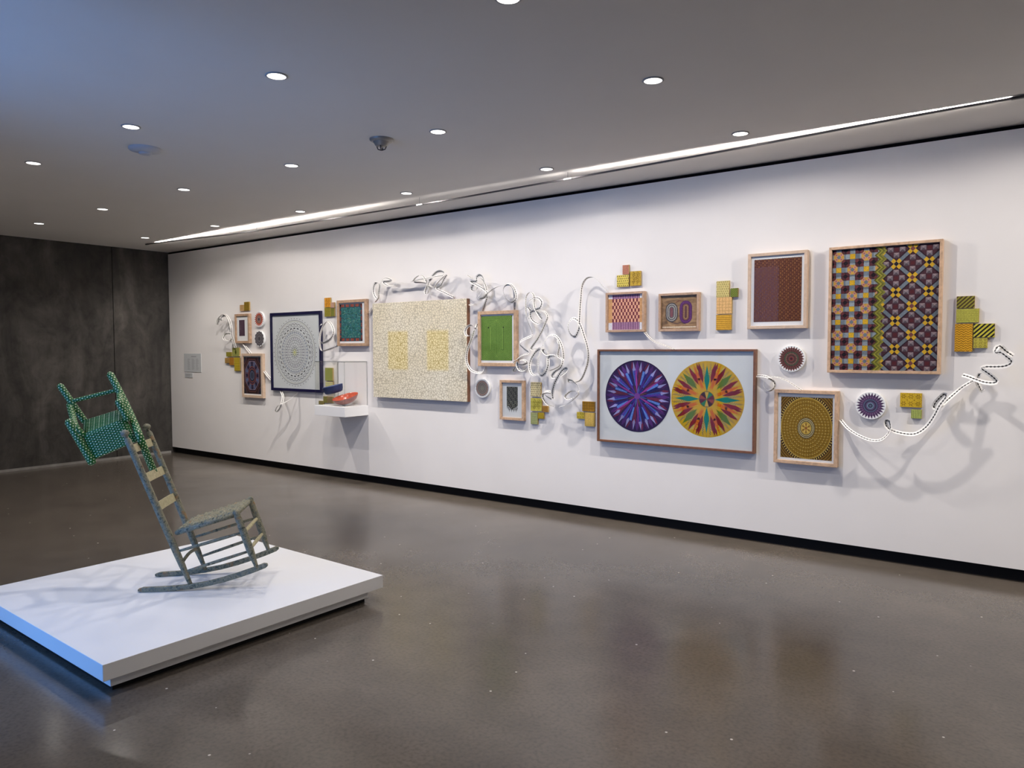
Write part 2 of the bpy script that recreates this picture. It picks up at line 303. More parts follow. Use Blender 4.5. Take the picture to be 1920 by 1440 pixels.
M = {}
M['wall'] = flat('white_wall_paint', srgb(236, 233, 230), 0.75, 0.2, noise=0.012, scale=3)
M['ceiling'] = flat('ceiling_paint', srgb(226, 223, 219), 0.9, 0.1, noise=0.012, scale=2)
M['black'] = flat('black_recess', srgb(16, 17, 20), 0.6, 0.2)
M['reveal'] = flat('dark_reveal', srgb(14, 12, 13), 0.9, 0.1)
M['print'] = print_mat()
M['maple'] = wood('maple_wood', srgb(206, 172, 140))
M['oak'] = wood('oak_wood', srgb(186, 154, 126))
M['walnut'] = wood('walnut_wood', srgb(122, 80, 52))
M['pale'] = wood('pale_wood', srgb(205, 180, 156), 0.85)
M['navy'] = flat('navy_lacquer', srgb(22, 20, 58), 0.4, 0.5)
M['mat'] = flat('white_mat_board', srgb(232, 234, 234), 0.8, 0.1)
M['paper'] = flat('off_white_paper', srgb(214, 218, 217), 0.8, 0.1, noise=0.03, scale=4)
M['pane'] = pane_mat('picture_glass')
M['acrylic'] = pane_mat('clear_acrylic', (0.985, 0.99, 0.99), 1.35)
M['edge'] = pane_mat('acrylic_edge', (0.93, 0.94, 0.945), 1.35)
M['white'] = flat('white_lacquer', srgb(238, 238, 238), 0.35, 0.5, noise=0.01, scale=2)
M['metal'] = flat('dark_metal', srgb(70, 68, 70), 0.45, 0.5, 0.6)
M['trimring'] = flat('white_trim', srgb(170, 170, 170), 0.5, 0.4)
M['plastic'] = flat('white_plastic', srgb(190, 192, 198), 0.5, 0.4)
M['chrome'] = flat('brushed_metal', srgb(150, 146, 140), 0.35, 0.5, 0.3)
M['wallfar'] = flat('room_paint', srgb(200, 198, 196), 0.8, 0.2, noise=0.01, scale=2)
M['windowglass'] = pane_mat('window_glass')
M['signpaper'] = flat('grey_sign_board', srgb(196, 199, 200), 0.7, 0.2)

def emission(name, c, s):
    m = bpy.data.materials.new(name)
    m.use_nodes = True
    nt = m.node_tree
    nt.nodes.clear()
    out = N(nt, 'ShaderNodeOutputMaterial')
    e = N(nt, 'ShaderNodeEmission')
    e.inputs[0].default_value = (*c, 1)
    e.inputs[1].default_value = s
    nt.links.new(e.outputs[0], out.inputs[0])
    return m
M['lens'] = emission('lamp_lens', LAMP_COLOR, 4.0)

def floor_mat():
    m, nt, b = new_mat('polished_concrete')
    tc = N(nt, 'ShaderNodeTexCoord')
    def noise(scale, detail, dist=0.0, rough=0.55):
        n = N(nt, 'ShaderNodeTexNoise', i_Scale=scale, i_Detail=detail, i_Distortion=dist, i_Roughness=rough)
        nt.links.new(tc.outputs['Object'], n.inputs['Vector'])
        return n.outputs['Fac']
    big = ramp(nt, noise(0.6, 3, 0.2), [(0.3, srgb(86, 79, 72)), (0.5, srgb(94, 87, 79)), (0.72, srgb(105, 97, 88))])
    mid = ramp(nt, noise(4.0, 5, 0.1, 0.5), [(0.3, (0.87, 0.87, 0.87)), (0.7, (1.09, 1.08, 1.07))])
    c = mixc(nt, 1.0, big.outputs[0], mid.outputs[0], 'MULTIPLY')
    fine = ramp(nt, noise(55.0, 1.5, 0.0, 0.5), [(0.3, (0.78, 0.78, 0.79)), (0.5, (1, 1, 1)), (0.72, (1.12, 1.12, 1.11))])
    c = mixc(nt, 0.8, c, fine.outputs[0], 'MULTIPLY')
    vo = N(nt, 'ShaderNodeTexVoronoi', i_Scale=9.0, i_Randomness=1.0)
    nt.links.new(tc.outputs['Object'], vo.inputs['Vector'])
    spk = ramp(nt, vo.outputs['Distance'], [(0.0, (1, 1, 1)), (0.045, (1, 1, 1)), (0.06, (0, 0, 0))])
    pick = ramp(nt, vo.outputs['Color'], [(0.52, (0, 0, 0)), (0.56, (1, 1, 1))])
    spot = mixc(nt, 1.0, spk.outputs[0], pick.outputs[0], 'MULTIPLY')
    c = mixc(nt, spot, c, srgb(206, 200, 190))
    nt.links.new(c, b.inputs['Base Color'])
    rr = ramp(nt, noise(1.6, 3, 0.1), [(0.3, (0.15, 0.15, 0.15)), (0.7, (0.23, 0.23, 0.23))])
    nt.links.new(rr.outputs[0], b.inputs['Roughness'])
    b.inputs['Specular IOR Level'].default_value = 0.5
    return m
M['floor'] = floor_mat()

def darkwall_mat():
    m, nt, b = new_mat('raw_concrete')
    tc = N(nt, 'ShaderNodeTexCoord')
    def noise(sc, scale, detail, dist=0.0, rough=0.6):
        mp = N(nt, 'ShaderNodeMapping')
        mp.inputs['Scale'].default_value = sc
        nt.links.new(tc.outputs['Object'], mp.inputs[0])
        n = N(nt, 'ShaderNodeTexNoise', i_Scale=scale, i_Detail=detail, i_Distortion=dist, i_Roughness=rough)
        nt.links.new(mp.outputs[0], n.inputs['Vector'])
        return n.outputs['Fac']
    a = ramp(nt, noise((1, 1.6, 0.55), 1.3, 7, 0.7), [(0.28, srgb(40, 38, 36)), (0.5, srgb(66, 63, 59)), (0.72, srgb(96, 92, 87))])
    s = ramp(nt, noise((1, 5.0, 0.12), 1.0, 5, 0.3), [(0.3, (0.75, 0.75, 0.75)), (0.6, (1.0, 1.0, 1.0)), (0.75, (1.25, 1.25, 1.25))])
    c = mixc(nt, 1.0, a.outputs[0], s.outputs[0], 'MULTIPLY')
    d = ramp(nt, noise((1, 1, 0.8), 5.0, 8, 0.6, 0.7), [(0.3, (0.5, 0.5, 0.5)), (0.5, (1, 1, 1)), (0.72, (1.45, 1.43, 1.4))])
    c = mixc(nt, 0.9, c, d.outputs[0], 'MULTIPLY')
    nt.links.new(c, b.inputs['Base Color'])
    b.inputs['Roughness'].default_value = 0.8
    bp = N(nt, 'ShaderNodeBump')
    bp.inputs['Strength'].default_value = 0.25
    bp.inputs['Distance'].default_value = 0.01
    nt.links.new(noise((1, 1, 1), 14.0, 8), bp.inputs['Height'])
    nt.links.new(bp.outputs[0], b.inputs['Normal'])
    return m
M['concrete'] = darkwall_mat()

# ------------------------------------------------------------------ setting
def struct(name, mb, mat, bevel=0.0, parent=None):
    return tag(mb.build(name, mat, parent, bevel=bevel), kind=None if parent else 'structure')

XR, YB = 15.0, -7.5
b = MB(); b.box(-0.3, YB - 0.3, -0.1, XR + 0.2, 0.4, 0.0); struct('floor', b, M['floor'])
b = MB(); b.box(-0.3, YB - 0.3, H, XR + 0.2, 0.4, H + 0.1); struct('ceiling', b, M['ceiling'])
b = MB(); b.box(0.02, 0.0, ZB, XR, 0.25, ZT); struct('wall_front', b, M['wall'])
b = MB(); b.box(0.0, 0.06, 0.0, XR, 0.25, ZB); struct('baseboard_front', b, M['black'])
b = MB(); b.box(0.0, 0.02, ZT, XR, 0.25, H); struct('trim_1', b, M['reveal'])
# dark concrete wall cast in tall panels
wl = MB(); wl.box(-0.3, YB, 0.0, -0.035, 0.3, H); wl_o = struct('wall_left', wl, M['reveal'])
edges = [0.3, -0.83, -3.3, -5.4, -7.5]
for y0, y1 in zip(edges, edges[1:]):
    b = MB(); b.box(-0.035, y1 + 0.004, 0.0, 0.0 if y0 > 0 else -0.004, y0 - 0.004, H)
    struct('concrete_panel', b, M['concrete'], parent=wl_o)
b = MB(); b.box(0.0, YB, 0.0, 0.018, -0.02, 0.032)
struct('baseboard_left', b, flat('grey_kerb', srgb(150, 147, 142), 0.7, 0.2, noise=0.15, scale=8))
b = MB(); b.box(XR, YB, 0.0, XR + 0.2, 0.25, H); struct('wall_right', b, M['wallfar'])
YW = -5.3           # the window wall, set forward of the rest of the back wall
b = MB(); b.box(7.95, YB - 0.2, 0.0, XR, YB, H); struct('wall_back', b, M['wallfar'])
b = MB(); b.box(7.75, YB - 0.2, 0.0, 7.95, YW, H); struct('wall_return', b, M['wallfar'])
b = MB()
b.box(0.0, YW - 0.2, 0.0, 5.8, YW, H)
b.box(7.7, YW - 0.2, 0.0, 7.95, YW, H)
b.box(5.8, YW - 0.2, 3.05, 7.7, YW, H)
struct('wall_window', b, M['wallfar'])
win = MB()
for x in (5.8, 6.725, 7.65):
    win.box(x, YW - 0.13, 0.0, x + 0.05, YW - 0.07, 3.05)
win.box(5.85, YW - 0.13, 0.0, 7.65, YW - 0.07, 0.05)
win.box(5.85, YW - 0.13, 3.0, 7.65, YW - 0.07, 3.05)
wino = struct('window_1', win, M['metal'])
for x in (5.85, 6.775):
    b = MB(); b.box(x, YW - 0.105, 0.05, x + 0.875, YW - 0.095, 3.0)
    struct('window_pane', b, M['windowglass'], parent=wino)

# ------------------------------------------------------------------ ceiling fittings
LAMPS = [[(1.25, -0.98), (2.85, -0.95), (4.44, -0.92), (6.02, -0.9), (7.62, -0.88), (9.26, -0.91), (11.35, -0.88), (12.95, -0.88)], [(1.37, -2.3), (2.89, -2.27), (4.49, -2.27), (6.04, -2.23), (7.62, -2.21), (9.23, -2.21), (11.35, -2.2), (12.95, -2.2)], [(1.2, -3.5), (2.8, -3.5), (4.47, -3.52), (6.06, -3.53), (7.62, -3.51), (9.17, -3.47), (11.35, -3.5), (12.95, -3.5)]]
rows = [(-0.88, 'first'), (-2.2, 'second'), (-3.5, 'third')]
colsx = [1.2, 2.8, 4.4, 6.0, 7.6, 9.2, 11.35, 12.95]  # last two columns are unseen lamps, added to brighten the wall's right end
ordn = ['nearest to', 'second from', 'third from', 'fourth from', 'fifth from', 'sixth from', 'added unseen, seventh from', 'added unseen, eighth from', 'ninth from']
mb = MB(); mb.lathe([(0.050, 0.0), (0.058, 0.0), (0.060, -0.004), (0.050, -0.006), (0.050, 0.0)], 40)
me_ring = mb.mesh('trim_ring', True); me_ring.materials.append(M['trimring'])
mb = MB(); mb.lathe([(0.0, -0.004), (0.025, -0.004), (0.050, -0.004)][::-1], 40)
me_lens = mb.mesh('lamp_lens'); me_lens.materials.append(M['lens'])
spot = bpy.data.lights.new('downlight_beam', 'SPOT')
spot.energy = DOWNLIGHT_POWER
spot.color = LAMP_COLOR
spot.spot_size = radians(140)
spot.spot_blend = 1.0
spot.shadow_soft_size = 0.022
wash = bpy.data.lights.new('wall_washer_beam', 'SPOT')
wash.energy = WASHER_POWER
wash.color = LAMP_COLOR
wash.spot_size = radians(176)
wash.spot_blend = 0.3
# photometric curve of a wall-washer optic: throw rises towards the foot of the wall so that the wall is lit evenly
wash.use_nodes = True
nt = wash.node_tree
em = nt.nodes['Emission']
gi = N(nt, 'ShaderNodeNewGeometry')
sp = N(nt, 'ShaderNodeSeparateXYZ')
nt.links.new(gi.outputs['Incoming'], sp.inputs[0])
hy = sp.outputs[1]
i1 = math_(nt, 'POWER', math_(nt, 'DIVIDE', 0.3, math_(nt, 'MAXIMUM', hy, 0.3)), 1.75)
mr_w = N(nt, 'ShaderNodeMapRange')
nt.links.new(hy, mr_w.inputs[0])
for i, v in ((1, -0.12), (2, 0.3), (3, 0.0), (4, 1.0)): mr_w.inputs[i].default_value = v
nt.links.new(math_(nt, 'MULTIPLY', i1, mr_w.outputs[0]), em.inputs['Strength'])
wash.shadow_soft_size = 0.03
for (yy, rl), lamps in zip(rows, LAMPS):
    for xx, (lx, ly), cl in zip(colsx, lamps, ordn):
        if yy < -3 and xx < 4: continue
        t = empty('recessed_downlight', (lx, ly, H), 'glowing ceiling downlight in ' + rl + ' row off white wall, ' + cl + ' dark wall', 'downlight', 'recessed ceiling downlights')
        shared('trim_ring', me_ring, t)
        shared('lamp_lens', me_lens, t)
        l = shared('lamp_beam', wash if yy > -1 and xx > 2 else spot, t, (0, 0, -0.02))

# smoke detector and sprinkler-like sensor
t = empty('smoke_detector', (5.60, -3.2, H), 'wide flat white disc detector on ceiling beside a downlight', 'detector')
mb = MB(); mb.lathe([(0.112, 0.0), (0.112, -0.012), (0.106, -0.02), (0.06, -0.032), (0.0, -0.034)][::-1], 40); mb.build('base_disc', M['plastic'], t, True)
mb = MB(); mb.lathe([(0.045, -0.031), (0.043, -0.043), (0.03, -0.048), (0.0, -0.048)][::-1], 32); mb.build('sensor_cap', M['plastic'], t, True)
t = empty('ceiling_sensor', (7.17, -2.31, H), 'small grey domed sensor with clips hanging from the ceiling centre', 'sensor')
mb = MB(); mb.lathe([(0.085, 0.0), (0.085, -0.008), (0.07, -0.02), (0.0, -0.022)][::-1], 36); mb.build('base_disc', M['chrome'], t, True)
mb = MB(); mb.lathe([(0.06, -0.02), (0.045, -0.045), (0.032, -0.052), (0.0, -0.053)][::-1], 32); mb.build('sensor_cap', M['chrome'], t, True)
for k in range(4):
    w = k * pi / 2 + 0.6
    mb = MB(); mb.tube([(0.034 * cos(w), 0.034 * sin(w), -0.05), (0.026 * cos(w), 0.026 * sin(w), -0.07), (0, 0, -0.078)], 0.004, 8)
    mb.build('prong', M['metal'], t, True)

# sagging linear wall washer below the ceiling
led = empty('linear_wall_light', (5.8, -0.68, H), 'long thin dark light bar sagging under the ceiling along the white wall', 'light bar')
LP = [(0.70, 3.083), (0.93, 3.078), (1.88, 3.054), (2.7, 3.030), (3.6, 3.023), (4.76, 3.021), (5.6, 3.020), (6.42, 3.021), (7.56, 3.034), (8.82, 3.048), (9.6, 3.063), (10.11, 3.074), (10.53, 3.080), (11.2, 3.083)]
def bar_sec(mbx, x, z, yz):
    n = len(mbx.v)
    mbx.v += [(x - 5.8, y, z - H + zz) for y, zz in yz]
    return n
def extr(yz, pts):
    mb = MB()
    k = len(yz)
    st = [bar_sec(mb, x, z, yz) for x, z in pts]
    for a, c in zip(st, st[1:]):
        for i in range(k):
            j = (i + 1) % k
            mb.f.append((a + i, a + j, c + j, c + i)); mb.c.append(None); mb.uv.append(None)
    mb.f.append(tuple(st[0] + i for i in range(k))[::-1]); mb.f.append(tuple(st[-1] + i for i in range(k)))
    mb.c += [None, None]; mb.uv += [None, None]
    return mb
half = [p for p in LP if p[0] <= 6.5]
half2 = [p for p in LP if p[0] >= 6.4]
for pts in (half, half2):
    extr([(-0.006, -0.007), (0.014, -0.007), (0.014, -0.004), (-0.003, -0.004), (-0.003, 0.004), (-0.006, 0.004)], pts).build('bar_housing', M['metal'], led)
m, nt, bs = new_mat('led_strip')
nt.nodes.clear()
out = N(nt, 'ShaderNodeOutputMaterial'); em = N(nt, 'ShaderNodeEmission'); tc = N(nt, 'ShaderNodeTexCoord'); sx = N(nt, 'ShaderNodeSeparateXYZ')
nt.links.new(tc.outputs['Object'], sx.inputs[0])
em.inputs[0].default_value = (*LAMP_COLOR, 1)
dist = math_(nt, 'ABSOLUTE', math_(nt, 'SUBTRACT', sx.outputs[0], 0.75))
mr = N(nt, 'ShaderNodeMapRange')
nt.links.new(dist, mr.inputs[0])
for i, v in ((1, 0.8), (2, 3.8), (3, 0.03), (4, 1.0)): mr.inputs[i].default_value = v
nt.links.new(math_(nt, 'MULTIPLY', mr.outputs[0], LED_STRENGTH), em.inputs[1])
nt.links.new(em.outputs[0], out.inputs[0])
M['led'] = m
for pts in (half[1:], half2[:-1] + [(10.80, 3.0815)]):
    extr([(-0.001, -0.004), (0.012, -0.004), (0.012, -0.0025), (-0.001, -0.0025)], pts).build('led_strip', M['led'], led)
for x, z in ((0.72, 3.082), (5.98, 3.020), (7.7, 3.0355), (10.85, 3.0815)):
    mb = MB(); mb.box(x - 5.8 - 0.04, -0.009, z - H - 0.010, x - 5.8 + 0.04, 0.016, z - H + 0.005)
    mb.build('bar_joint', M['metal'] if x in (0.72, 10.85) else M['trimring'], led, bevel=0.002)
for x, z in ((3.3, 3.025), (5.98, 3.020), (7.7, 3.0355), (9.3, 3.057)):
    mb = MB(); mb.tube([(x - 5.8, 0.0, 0.0), (x - 5.8, 0.0, z - H)], 0.0012, 6)
    mb.build('hanger_wire', M['metal'], led)

# ------------------------------------------------------------------ flat art: coloured shapes in the plane of a picture
class Art:
    """shapes in picture coordinates (x right, z up), each layer 0.15 mm in front of the last"""
    def __init__(self, y=0.0):
        self.m = MB(); self.y = y
    def poly(self, pts, c, layer=0):
        y = self.y - layer * 0.00015
        self.m.poly([(a, y, z) for a, z in pts], c)
    def rect(self, x0, z0, x1, z1, c, layer=0):
        self.poly([(x0, z0), (x1, z0), (x1, z1), (x0, z1)], c, layer)
    def ring(self, cx, cz, r0, r1, c, layer=0, n=48, sx=1.0, sz=1.0, a0=0.0, a1=2 * pi):
        for k in range(n):
            w0 = a0 + (a1 - a0) * k / n; w1 = a0 + (a1 - a0) * (k + 1) / n
            q = [(r1, w0), (r1, w1), (r0, w1), (r0, w0)]
            if r0 <= 0: q = [(r1, w0), (r1, w1), (0, 0)]
            self.poly([(cx + r * cos(w) * sx, cz + r * sin(w) * sz) for r, w in q], c, layer)
    def disc(self, cx, cz, r, c, layer=0, n=24, sx=1.0, sz=1.0):
        self.poly([(cx + r * cos(2 * pi * k / n) * sx, cz + r * sin(2 * pi * k / n) * sz) for k in range(n)], c, layer)
    def kite(self, cx, cz, w, r0, rm, r1, half, c, layer=0, sx=1.0, sz=1.0):
        """kite pointing outwards along angle w: tips at r0 and r1, widest (half-angle) at rm"""
        q = [(r0, w), (rm, w - half), (r1, w), (rm, w + half)]
        self.poly([(cx + r * cos(a) * sx, cz + r * sin(a) * sz) for r, a in q], c, layer)
    def wedge(self, cx, cz, w, r0, h0, r1, h1, c, layer=0, sx=1.0, sz=1.0):
        q = [(r0, w - h0), (r1, w - h1), (r1, w + h1), (r0, w + h0)]
        self.poly([(cx + r * cos(a) * sx, cz + r * sin(a) * sz) for r, a in q], c, layer)
    def diamond(self, x, z, a, c, layer=0, b=None):
        b = b or a
        self.poly([(x - a, z), (x, z - b), (x + a, z), (x, z + b)], c, layer)
    def line(self, pts, w, c, layer=0):
        for (x0, z0), (x1, z1) in zip(pts, pts[1:]):
            d = math.hypot(x1 - x0, z1 - z0) or 1
            nx, nz = -(z1 - z0) / d * w / 2, (x1 - x0) / d * w / 2
            self.poly([(x0 - nx, z0 - nz), (x1 - nx, z1 - nz), (x1 + nx, z1 + nz), (x0 + nx, z0 + nz)], c, layer)
    def build(self, name, parent):
        return self.m.build(name, M['print'], parent)

def clip_poly(pts, x0, z0, x1, z1):
    def cut(P, f, g):
        out = []
        for i in range(len(P)):
            a, c = P[i], P[(i + 1) % len(P)]
            fa, fc = f(a), f(c)
            if fa >= 0: out.append(a)
            if (fa >= 0) != (fc >= 0):
                t = fa / (fa - fc)
                out.append((a[0] + (c[0] - a[0]) * t, a[1] + (c[1] - a[1]) * t))
        return out
    for f in (lambda q: q[0] - x0, lambda q: x1 - q[0], lambda q: q[1] - z0, lambda q: z1 - q[1]):
        if len(pts) < 3: return []
        pts = cut(pts, f, None)
    return pts

class ClipArt(Art):
    def __init__(self, y, x0, z0, x1, z1):
        super().__init__(y); self.b = (x0, z0, x1, z1)
    def poly(self, pts, c, layer=0):
        q = clip_poly(list(pts), *self.b)
        if len(q) >= 3: super().poly(q, c, layer)

def rnd(c, a):
    k = 1 + random.uniform(-a, a)
    return tuple(max(0, x * k) for x in c)

# ------------------------------------------------------------------ picture frames
def framed(key, name, label, rail_w, rail_mat, board='mat', glass=True, recess=0.016, rail_back=False):
    x0, z0, x1, z1, d = FRAMES[key]
    t = empty(name, (x0, 0, z0), label, 'framed art')
    w, h = x1 - x0, z1 - z0
    r = rail_w
    for pts in ([(0, 0), (w, 0), (w - r, r), (r, r)], [(w, 0), (w, h), (w - r, h - r), (w - r, r)],
                [(w, h), (0, h), (r, h - r), (w - r, h - r)], [(0, h), (0, 0), (r, r), (r, h - r)]):
        mb = MB(); mb.prism(pts, -d, -0.002); mb.build('frame_rail', rail_mat, t, bevel=0.0015)
    mb = MB(); mb.box(r * 0.5, -(d - recess), r * 0.5, w - r * 0.5, -0.004, h - r * 0.5)
    mb.build('backing_board', M[board], t)
    if glass:
        mb = MB(); mb.box(r * 0.8, -(d - 0.005), r * 0.8, w - r * 0.8, -(d - 0.0065), h - r * 0.8)
        mb.build('glazing', M['pane'], t)
    return t, w, h, -(d - recess) - 0.0006, (x0, z0)

def prect(key, org):
    x0, z0, x1, z1 = PRINTS[key]
    return x0 - org[0], z0 - org[1], x1 - org[0], z1 - org[1]

# small plum print in a wide mat
t, w, h, y, org = framed('purple', 'framed_print', 'small maple frame with tiny plum rectangle in wide white mat', 0.032, M['oak'])
x0, z0, x1, z1 = prect('purple', org)
A = Art(y); A.rect(x0, z0, x1, z1, srgb(84, 62, 78))
for i in range(9):
    for j in range(18):
        px, pz = x0 + (x1 - x0) * (i + 0.5) / 9, z0 + (z1 - z0) * (j + 0.5) / 18
        A.diamond(px, pz, 0.0045, rnd(srgb(122, 92, 104) if (i + j) % 2 else srgb(50, 38, 58), 0.3), 1)
A.build('print', t)

# octagonal navy and rust medallion
t, w, h, y, org = framed('octagon', 'framed_print', 'pale wood frame with navy and rust octagon medallion print', 0.034, M['pale'])
x0, z0, x1, z1 = prect('octagon', org)
A = ClipArt(y, x0, z0, x1, z1); A.rect(x0, z0, x1, z1, srgb(42, 30, 36))
cx, cz = (x0 + x1) / 2, (z0 + z1) / 2; sx, sz = (x1 - x0) / 2, (z1 - z0) / 2
for a in range(4):
    ux, uz = (1, 1, -1, -1)[a], (1, -1, 1, -1)[a]
    A.disc(cx + ux * sx, cz + uz * sz, 0.42, srgb(84, 54, 52), 1, 16, sx, sz)
    A.disc(cx + ux * sx, cz + uz * sz, 0.33, srgb(48, 40, 58), 2, 16, sx, sz)
    A.disc(cx + ux * sx, cz + uz * sz, 0.2, srgb(36, 42, 46), 3, 16, sx, sz)
for r, c, l in ((1.02, srgb(92, 56, 52), 4), (0.93, srgb(40, 34, 50), 5), (0.87, srgb(150, 132, 150), 6), (0.82, srgb(66, 76, 104), 7)):
    A.poly([(cx + r * sx * cos(pi / 8 + k * pi / 4), cz + r * sz * 0.97 * sin(pi / 8 + k * pi / 4)) for k in range(8)], c, l)
for k in range(16):
    a = k * pi / 8
    A.wedge(cx, cz, a, 0.5, 0.12, 0.76, 0.13, srgb(30, 30, 58) if k % 2 == 0 else srgb(92, 108, 142), 8, sx, sz)
    A.kite(cx, cz, a + pi / 16, 0.5, 0.62, 0.8, 0.025, srgb(140, 76, 56), 9, sx, sz)
for r, c, l in ((0.50, srgb(148, 82, 58), 10), (0.46, srgb(46, 40, 70), 11), (0.38, srgb(150, 88, 64), 12), (0.34, srgb(40, 40, 60), 13), (0.25, srgb(88, 96, 120), 14), (0.18, srgb(60, 66, 84), 15)):
    A.disc(cx, cz, r, c, l, 24, sx, sz)
A.build('print', t)

# big white mandala in the navy frame
t, w, h, y, org = framed('navy', 'framed_drawing', 'large navy frame with fine grey dotted mandala on white paper', 0.036, M['navy'], board='paper')
mx, mz, mrx, mrz = MANDALA
cx, cz = mx - org[0], mz - org[1]; mr_ = (mrx + mrz) / 2
A = Art(y)
ink = srgb(46, 46, 56); grey = srgb(122, 124, 130)
def dots(r, n, s, c, l=2, ph=0.0):
    for k in range(n):
        a = 2 * pi * (k + ph) / n
        A.disc(cx + r * mr_ * cos(a), cz + r * mr_ * sin(a), s * mr_, c, l, 7)
def petals(r0, r1, n, hw, c, l=2, ph=0.0):
    for k in range(n):
        A.kite(cx, cz, 2 * pi * (k + ph) / n, r0 * mr_, (r0 * 0.4 + r1 * 0.6) * mr_, r1 * mr_, hw, c, l)
def scallop(r, n, depth, wd, c, l=2):
    for k in range(n):
        a0, a1 = 2 * pi * k / n, 2 * pi * (k + 1) / n
        pts = [(cx + (r + depth * sin(pi * q / 5)) * mr_ * cos(a0 + (a1 - a0) * q / 5), cz + (r + depth * sin(pi * q / 5)) * mr_ * sin(a0 + (a1 - a0) * q / 5)) for q in range(6)]
        A.line(pts, wd * mr_, c, l)
dots(0.985, 48, 0.014, ink)
A.ring(cx, cz, 0.925 * mr_, 0.938 * mr_, grey, 1, 96)
A.ring(cx, cz, 0.895 * mr_, 0.905 * mr_, srgb(196, 196, 170), 1, 96)
scallop(0.79, 36, 0.05, 0.014, srgb(70, 70, 80)); dots(0.865, 36, 0.009, ink, 2, 0.0)
A.ring(cx, cz, 0.735, 0.742, grey, 1) if False else None
A.ring(cx, cz, 0.755 * mr_, 0.765 * mr_, grey, 1, 96)
for k in range(28):
    a = 2 * pi * k / 28
    A.wedge(cx, cz, a, 0.685 * mr_, 0.06, 0.715 * mr_, 0.06, rnd(srgb(52, 52, 58), 0.3), 2)
    if k % 7 < 4: A.wedge(cx, cz, a + 0.09, 0.645 * mr_, 0.035, 0.665 * mr_, 0.035, srgb(110, 100, 70), 2)
A.ring(cx, cz, 0.615 * mr_, 0.625 * mr_, grey, 1, 80)
petals(0.53, 0.61, 40, 0.055, srgb(150, 158, 172)); dots(0.575, 40, 0.008, ink, 3, 0.5)
A.ring(cx, cz, 0.505 * mr_, 0.515 * mr_, srgb(96, 96, 104), 1, 80)
dots(0.475, 36, 0.012, srgb(128, 122, 132)); A.ring(cx, cz, 0.435 * mr_, 0.447 * mr_, srgb(110, 110, 118), 1, 64)
petals(0.36, 0.43, 30, 0.06, srgb(140, 140, 152)); A.ring(cx, cz, 0.345 * mr_, 0.355 * mr_, ink, 1, 64)
dots(0.315, 24, 0.014, srgb(120, 112, 128)); scallop(0.25, 18, 0.04, 0.01, srgb(84, 84, 92)); dots(0.225, 18, 0.012, srgb(150, 140, 150))
A.ring(cx, cz, 0.185 * mr_, 0.195 * mr_, srgb(100, 100, 106), 1, 48); petals(0.1, 0.18, 14, 0.13, srgb(110, 112, 118))
dots(0.085, 8, 0.024, srgb(170, 176, 96), 3); dots(0.085, 8, 0.012, srgb(74, 80, 60), 4); A.disc(cx, cz, 0.05 * mr_, srgb(206, 206, 140), 5)
A.build('print', t)

# teal mosaic print
t, w, h, y, org = framed('teal', 'framed_print', 'oak frame with teal speckled print and rust red border', 0.034, M['oak'])
x0, z0, x1, z1 = prect('teal', org)
A = Art(y); A.rect(x0, z0, x1, z1, srgb(40, 52, 72))
W_, H_ = x1 - x0, z1 - z0
for i in range(14):
    for side in (0, 1):
        a, c = x0 + W_ * i / 14, x0 + W_ * (i + 0.8) / 14
        zz = z0 + 0.004 if side == 0 else z1 - 0.034
        A.rect(a, zz, c, zz + 0.03, rnd(srgb(158, 78, 58) if i % 3 else srgb(72, 84, 90), 0.25), 1)
for i in range(18):
    for side in (0, 1):
        a, c = z0 + H_ * i / 18, z0 + H_ * (i + 0.8) / 18
        xx = x0 + 0.003 if side == 0 else x1 - 0.024
        A.rect(xx, a, xx + 0.021, c, rnd(srgb(142, 74, 62) if i % 3 else srgb(58, 72, 84), 0.25), 1)
A.rect(x0 + 0.03, z0 + 0.04, x1 - 0.03, z1 - 0.04, srgb(48, 112, 112), 2)
for k in range(900):
    px, pz = random.uniform(x0 + 0.034, x1 - 0.034), random.uniform(z0 + 0.045, z1 - 0.045)
    c = random.choice([srgb(66, 140, 132), srgb(44, 96, 104), srgb(74, 132, 156), srgb(52, 122, 94), srgb(96, 160, 134), srgb(40, 88, 88), srgb(132, 176, 158), srgb(88, 104, 124)])
    s = random.uniform(0.004, 0.008); a = random.uniform(0, pi)
    A.poly([(px + s * cos(a + q), pz + s * sin(a + q)) for q in (0, 1.8, 3.14, 4.9)], c, 3)
A.build('print', t)

# green labyrinth print
t, w, h, y, org = framed('green', 'framed_print', 'maple frame with leaf green print of nested rounded lines', 0.034, M['maple'])
x0, z0, x1, z1 = prect('green', org)
A = Art(y); A.rect(x0, z0, x1, z1, srgb(40, 70, 36))
def rrect(x0, z0, x1, z1, r, n=5):
    P = []
    for (cx, cz, a) in ((x1 - r, z0 + r, -pi / 2), (x1 - r, z1 - r, 0), (x0 + r, z1 - r, pi / 2), (x0 + r, z0 + r, pi)):
        P += [(cx + r * cos(a + pi / 2 * k / n), cz + r * sin(a + pi / 2 * k / n)) for k in range(n + 1)]
    return P
A.poly(rrect(x0 + 0.002, z0 + 0.002, x1 - 0.002, z1 - 0.002, 0.02), srgb(122, 158, 72), 1)
W_, H_ = x1 - x0, z1 - z0
for k in range(1, 4):
    P = rrect(x0 + 0.011 * k, z0 + 0.011 * k, x1 - 0.011 * k, z1 - 0.011 * k, 0.03)
    A.line(P + P[:1], 0.0034, srgb(56, 94, 32), 2)
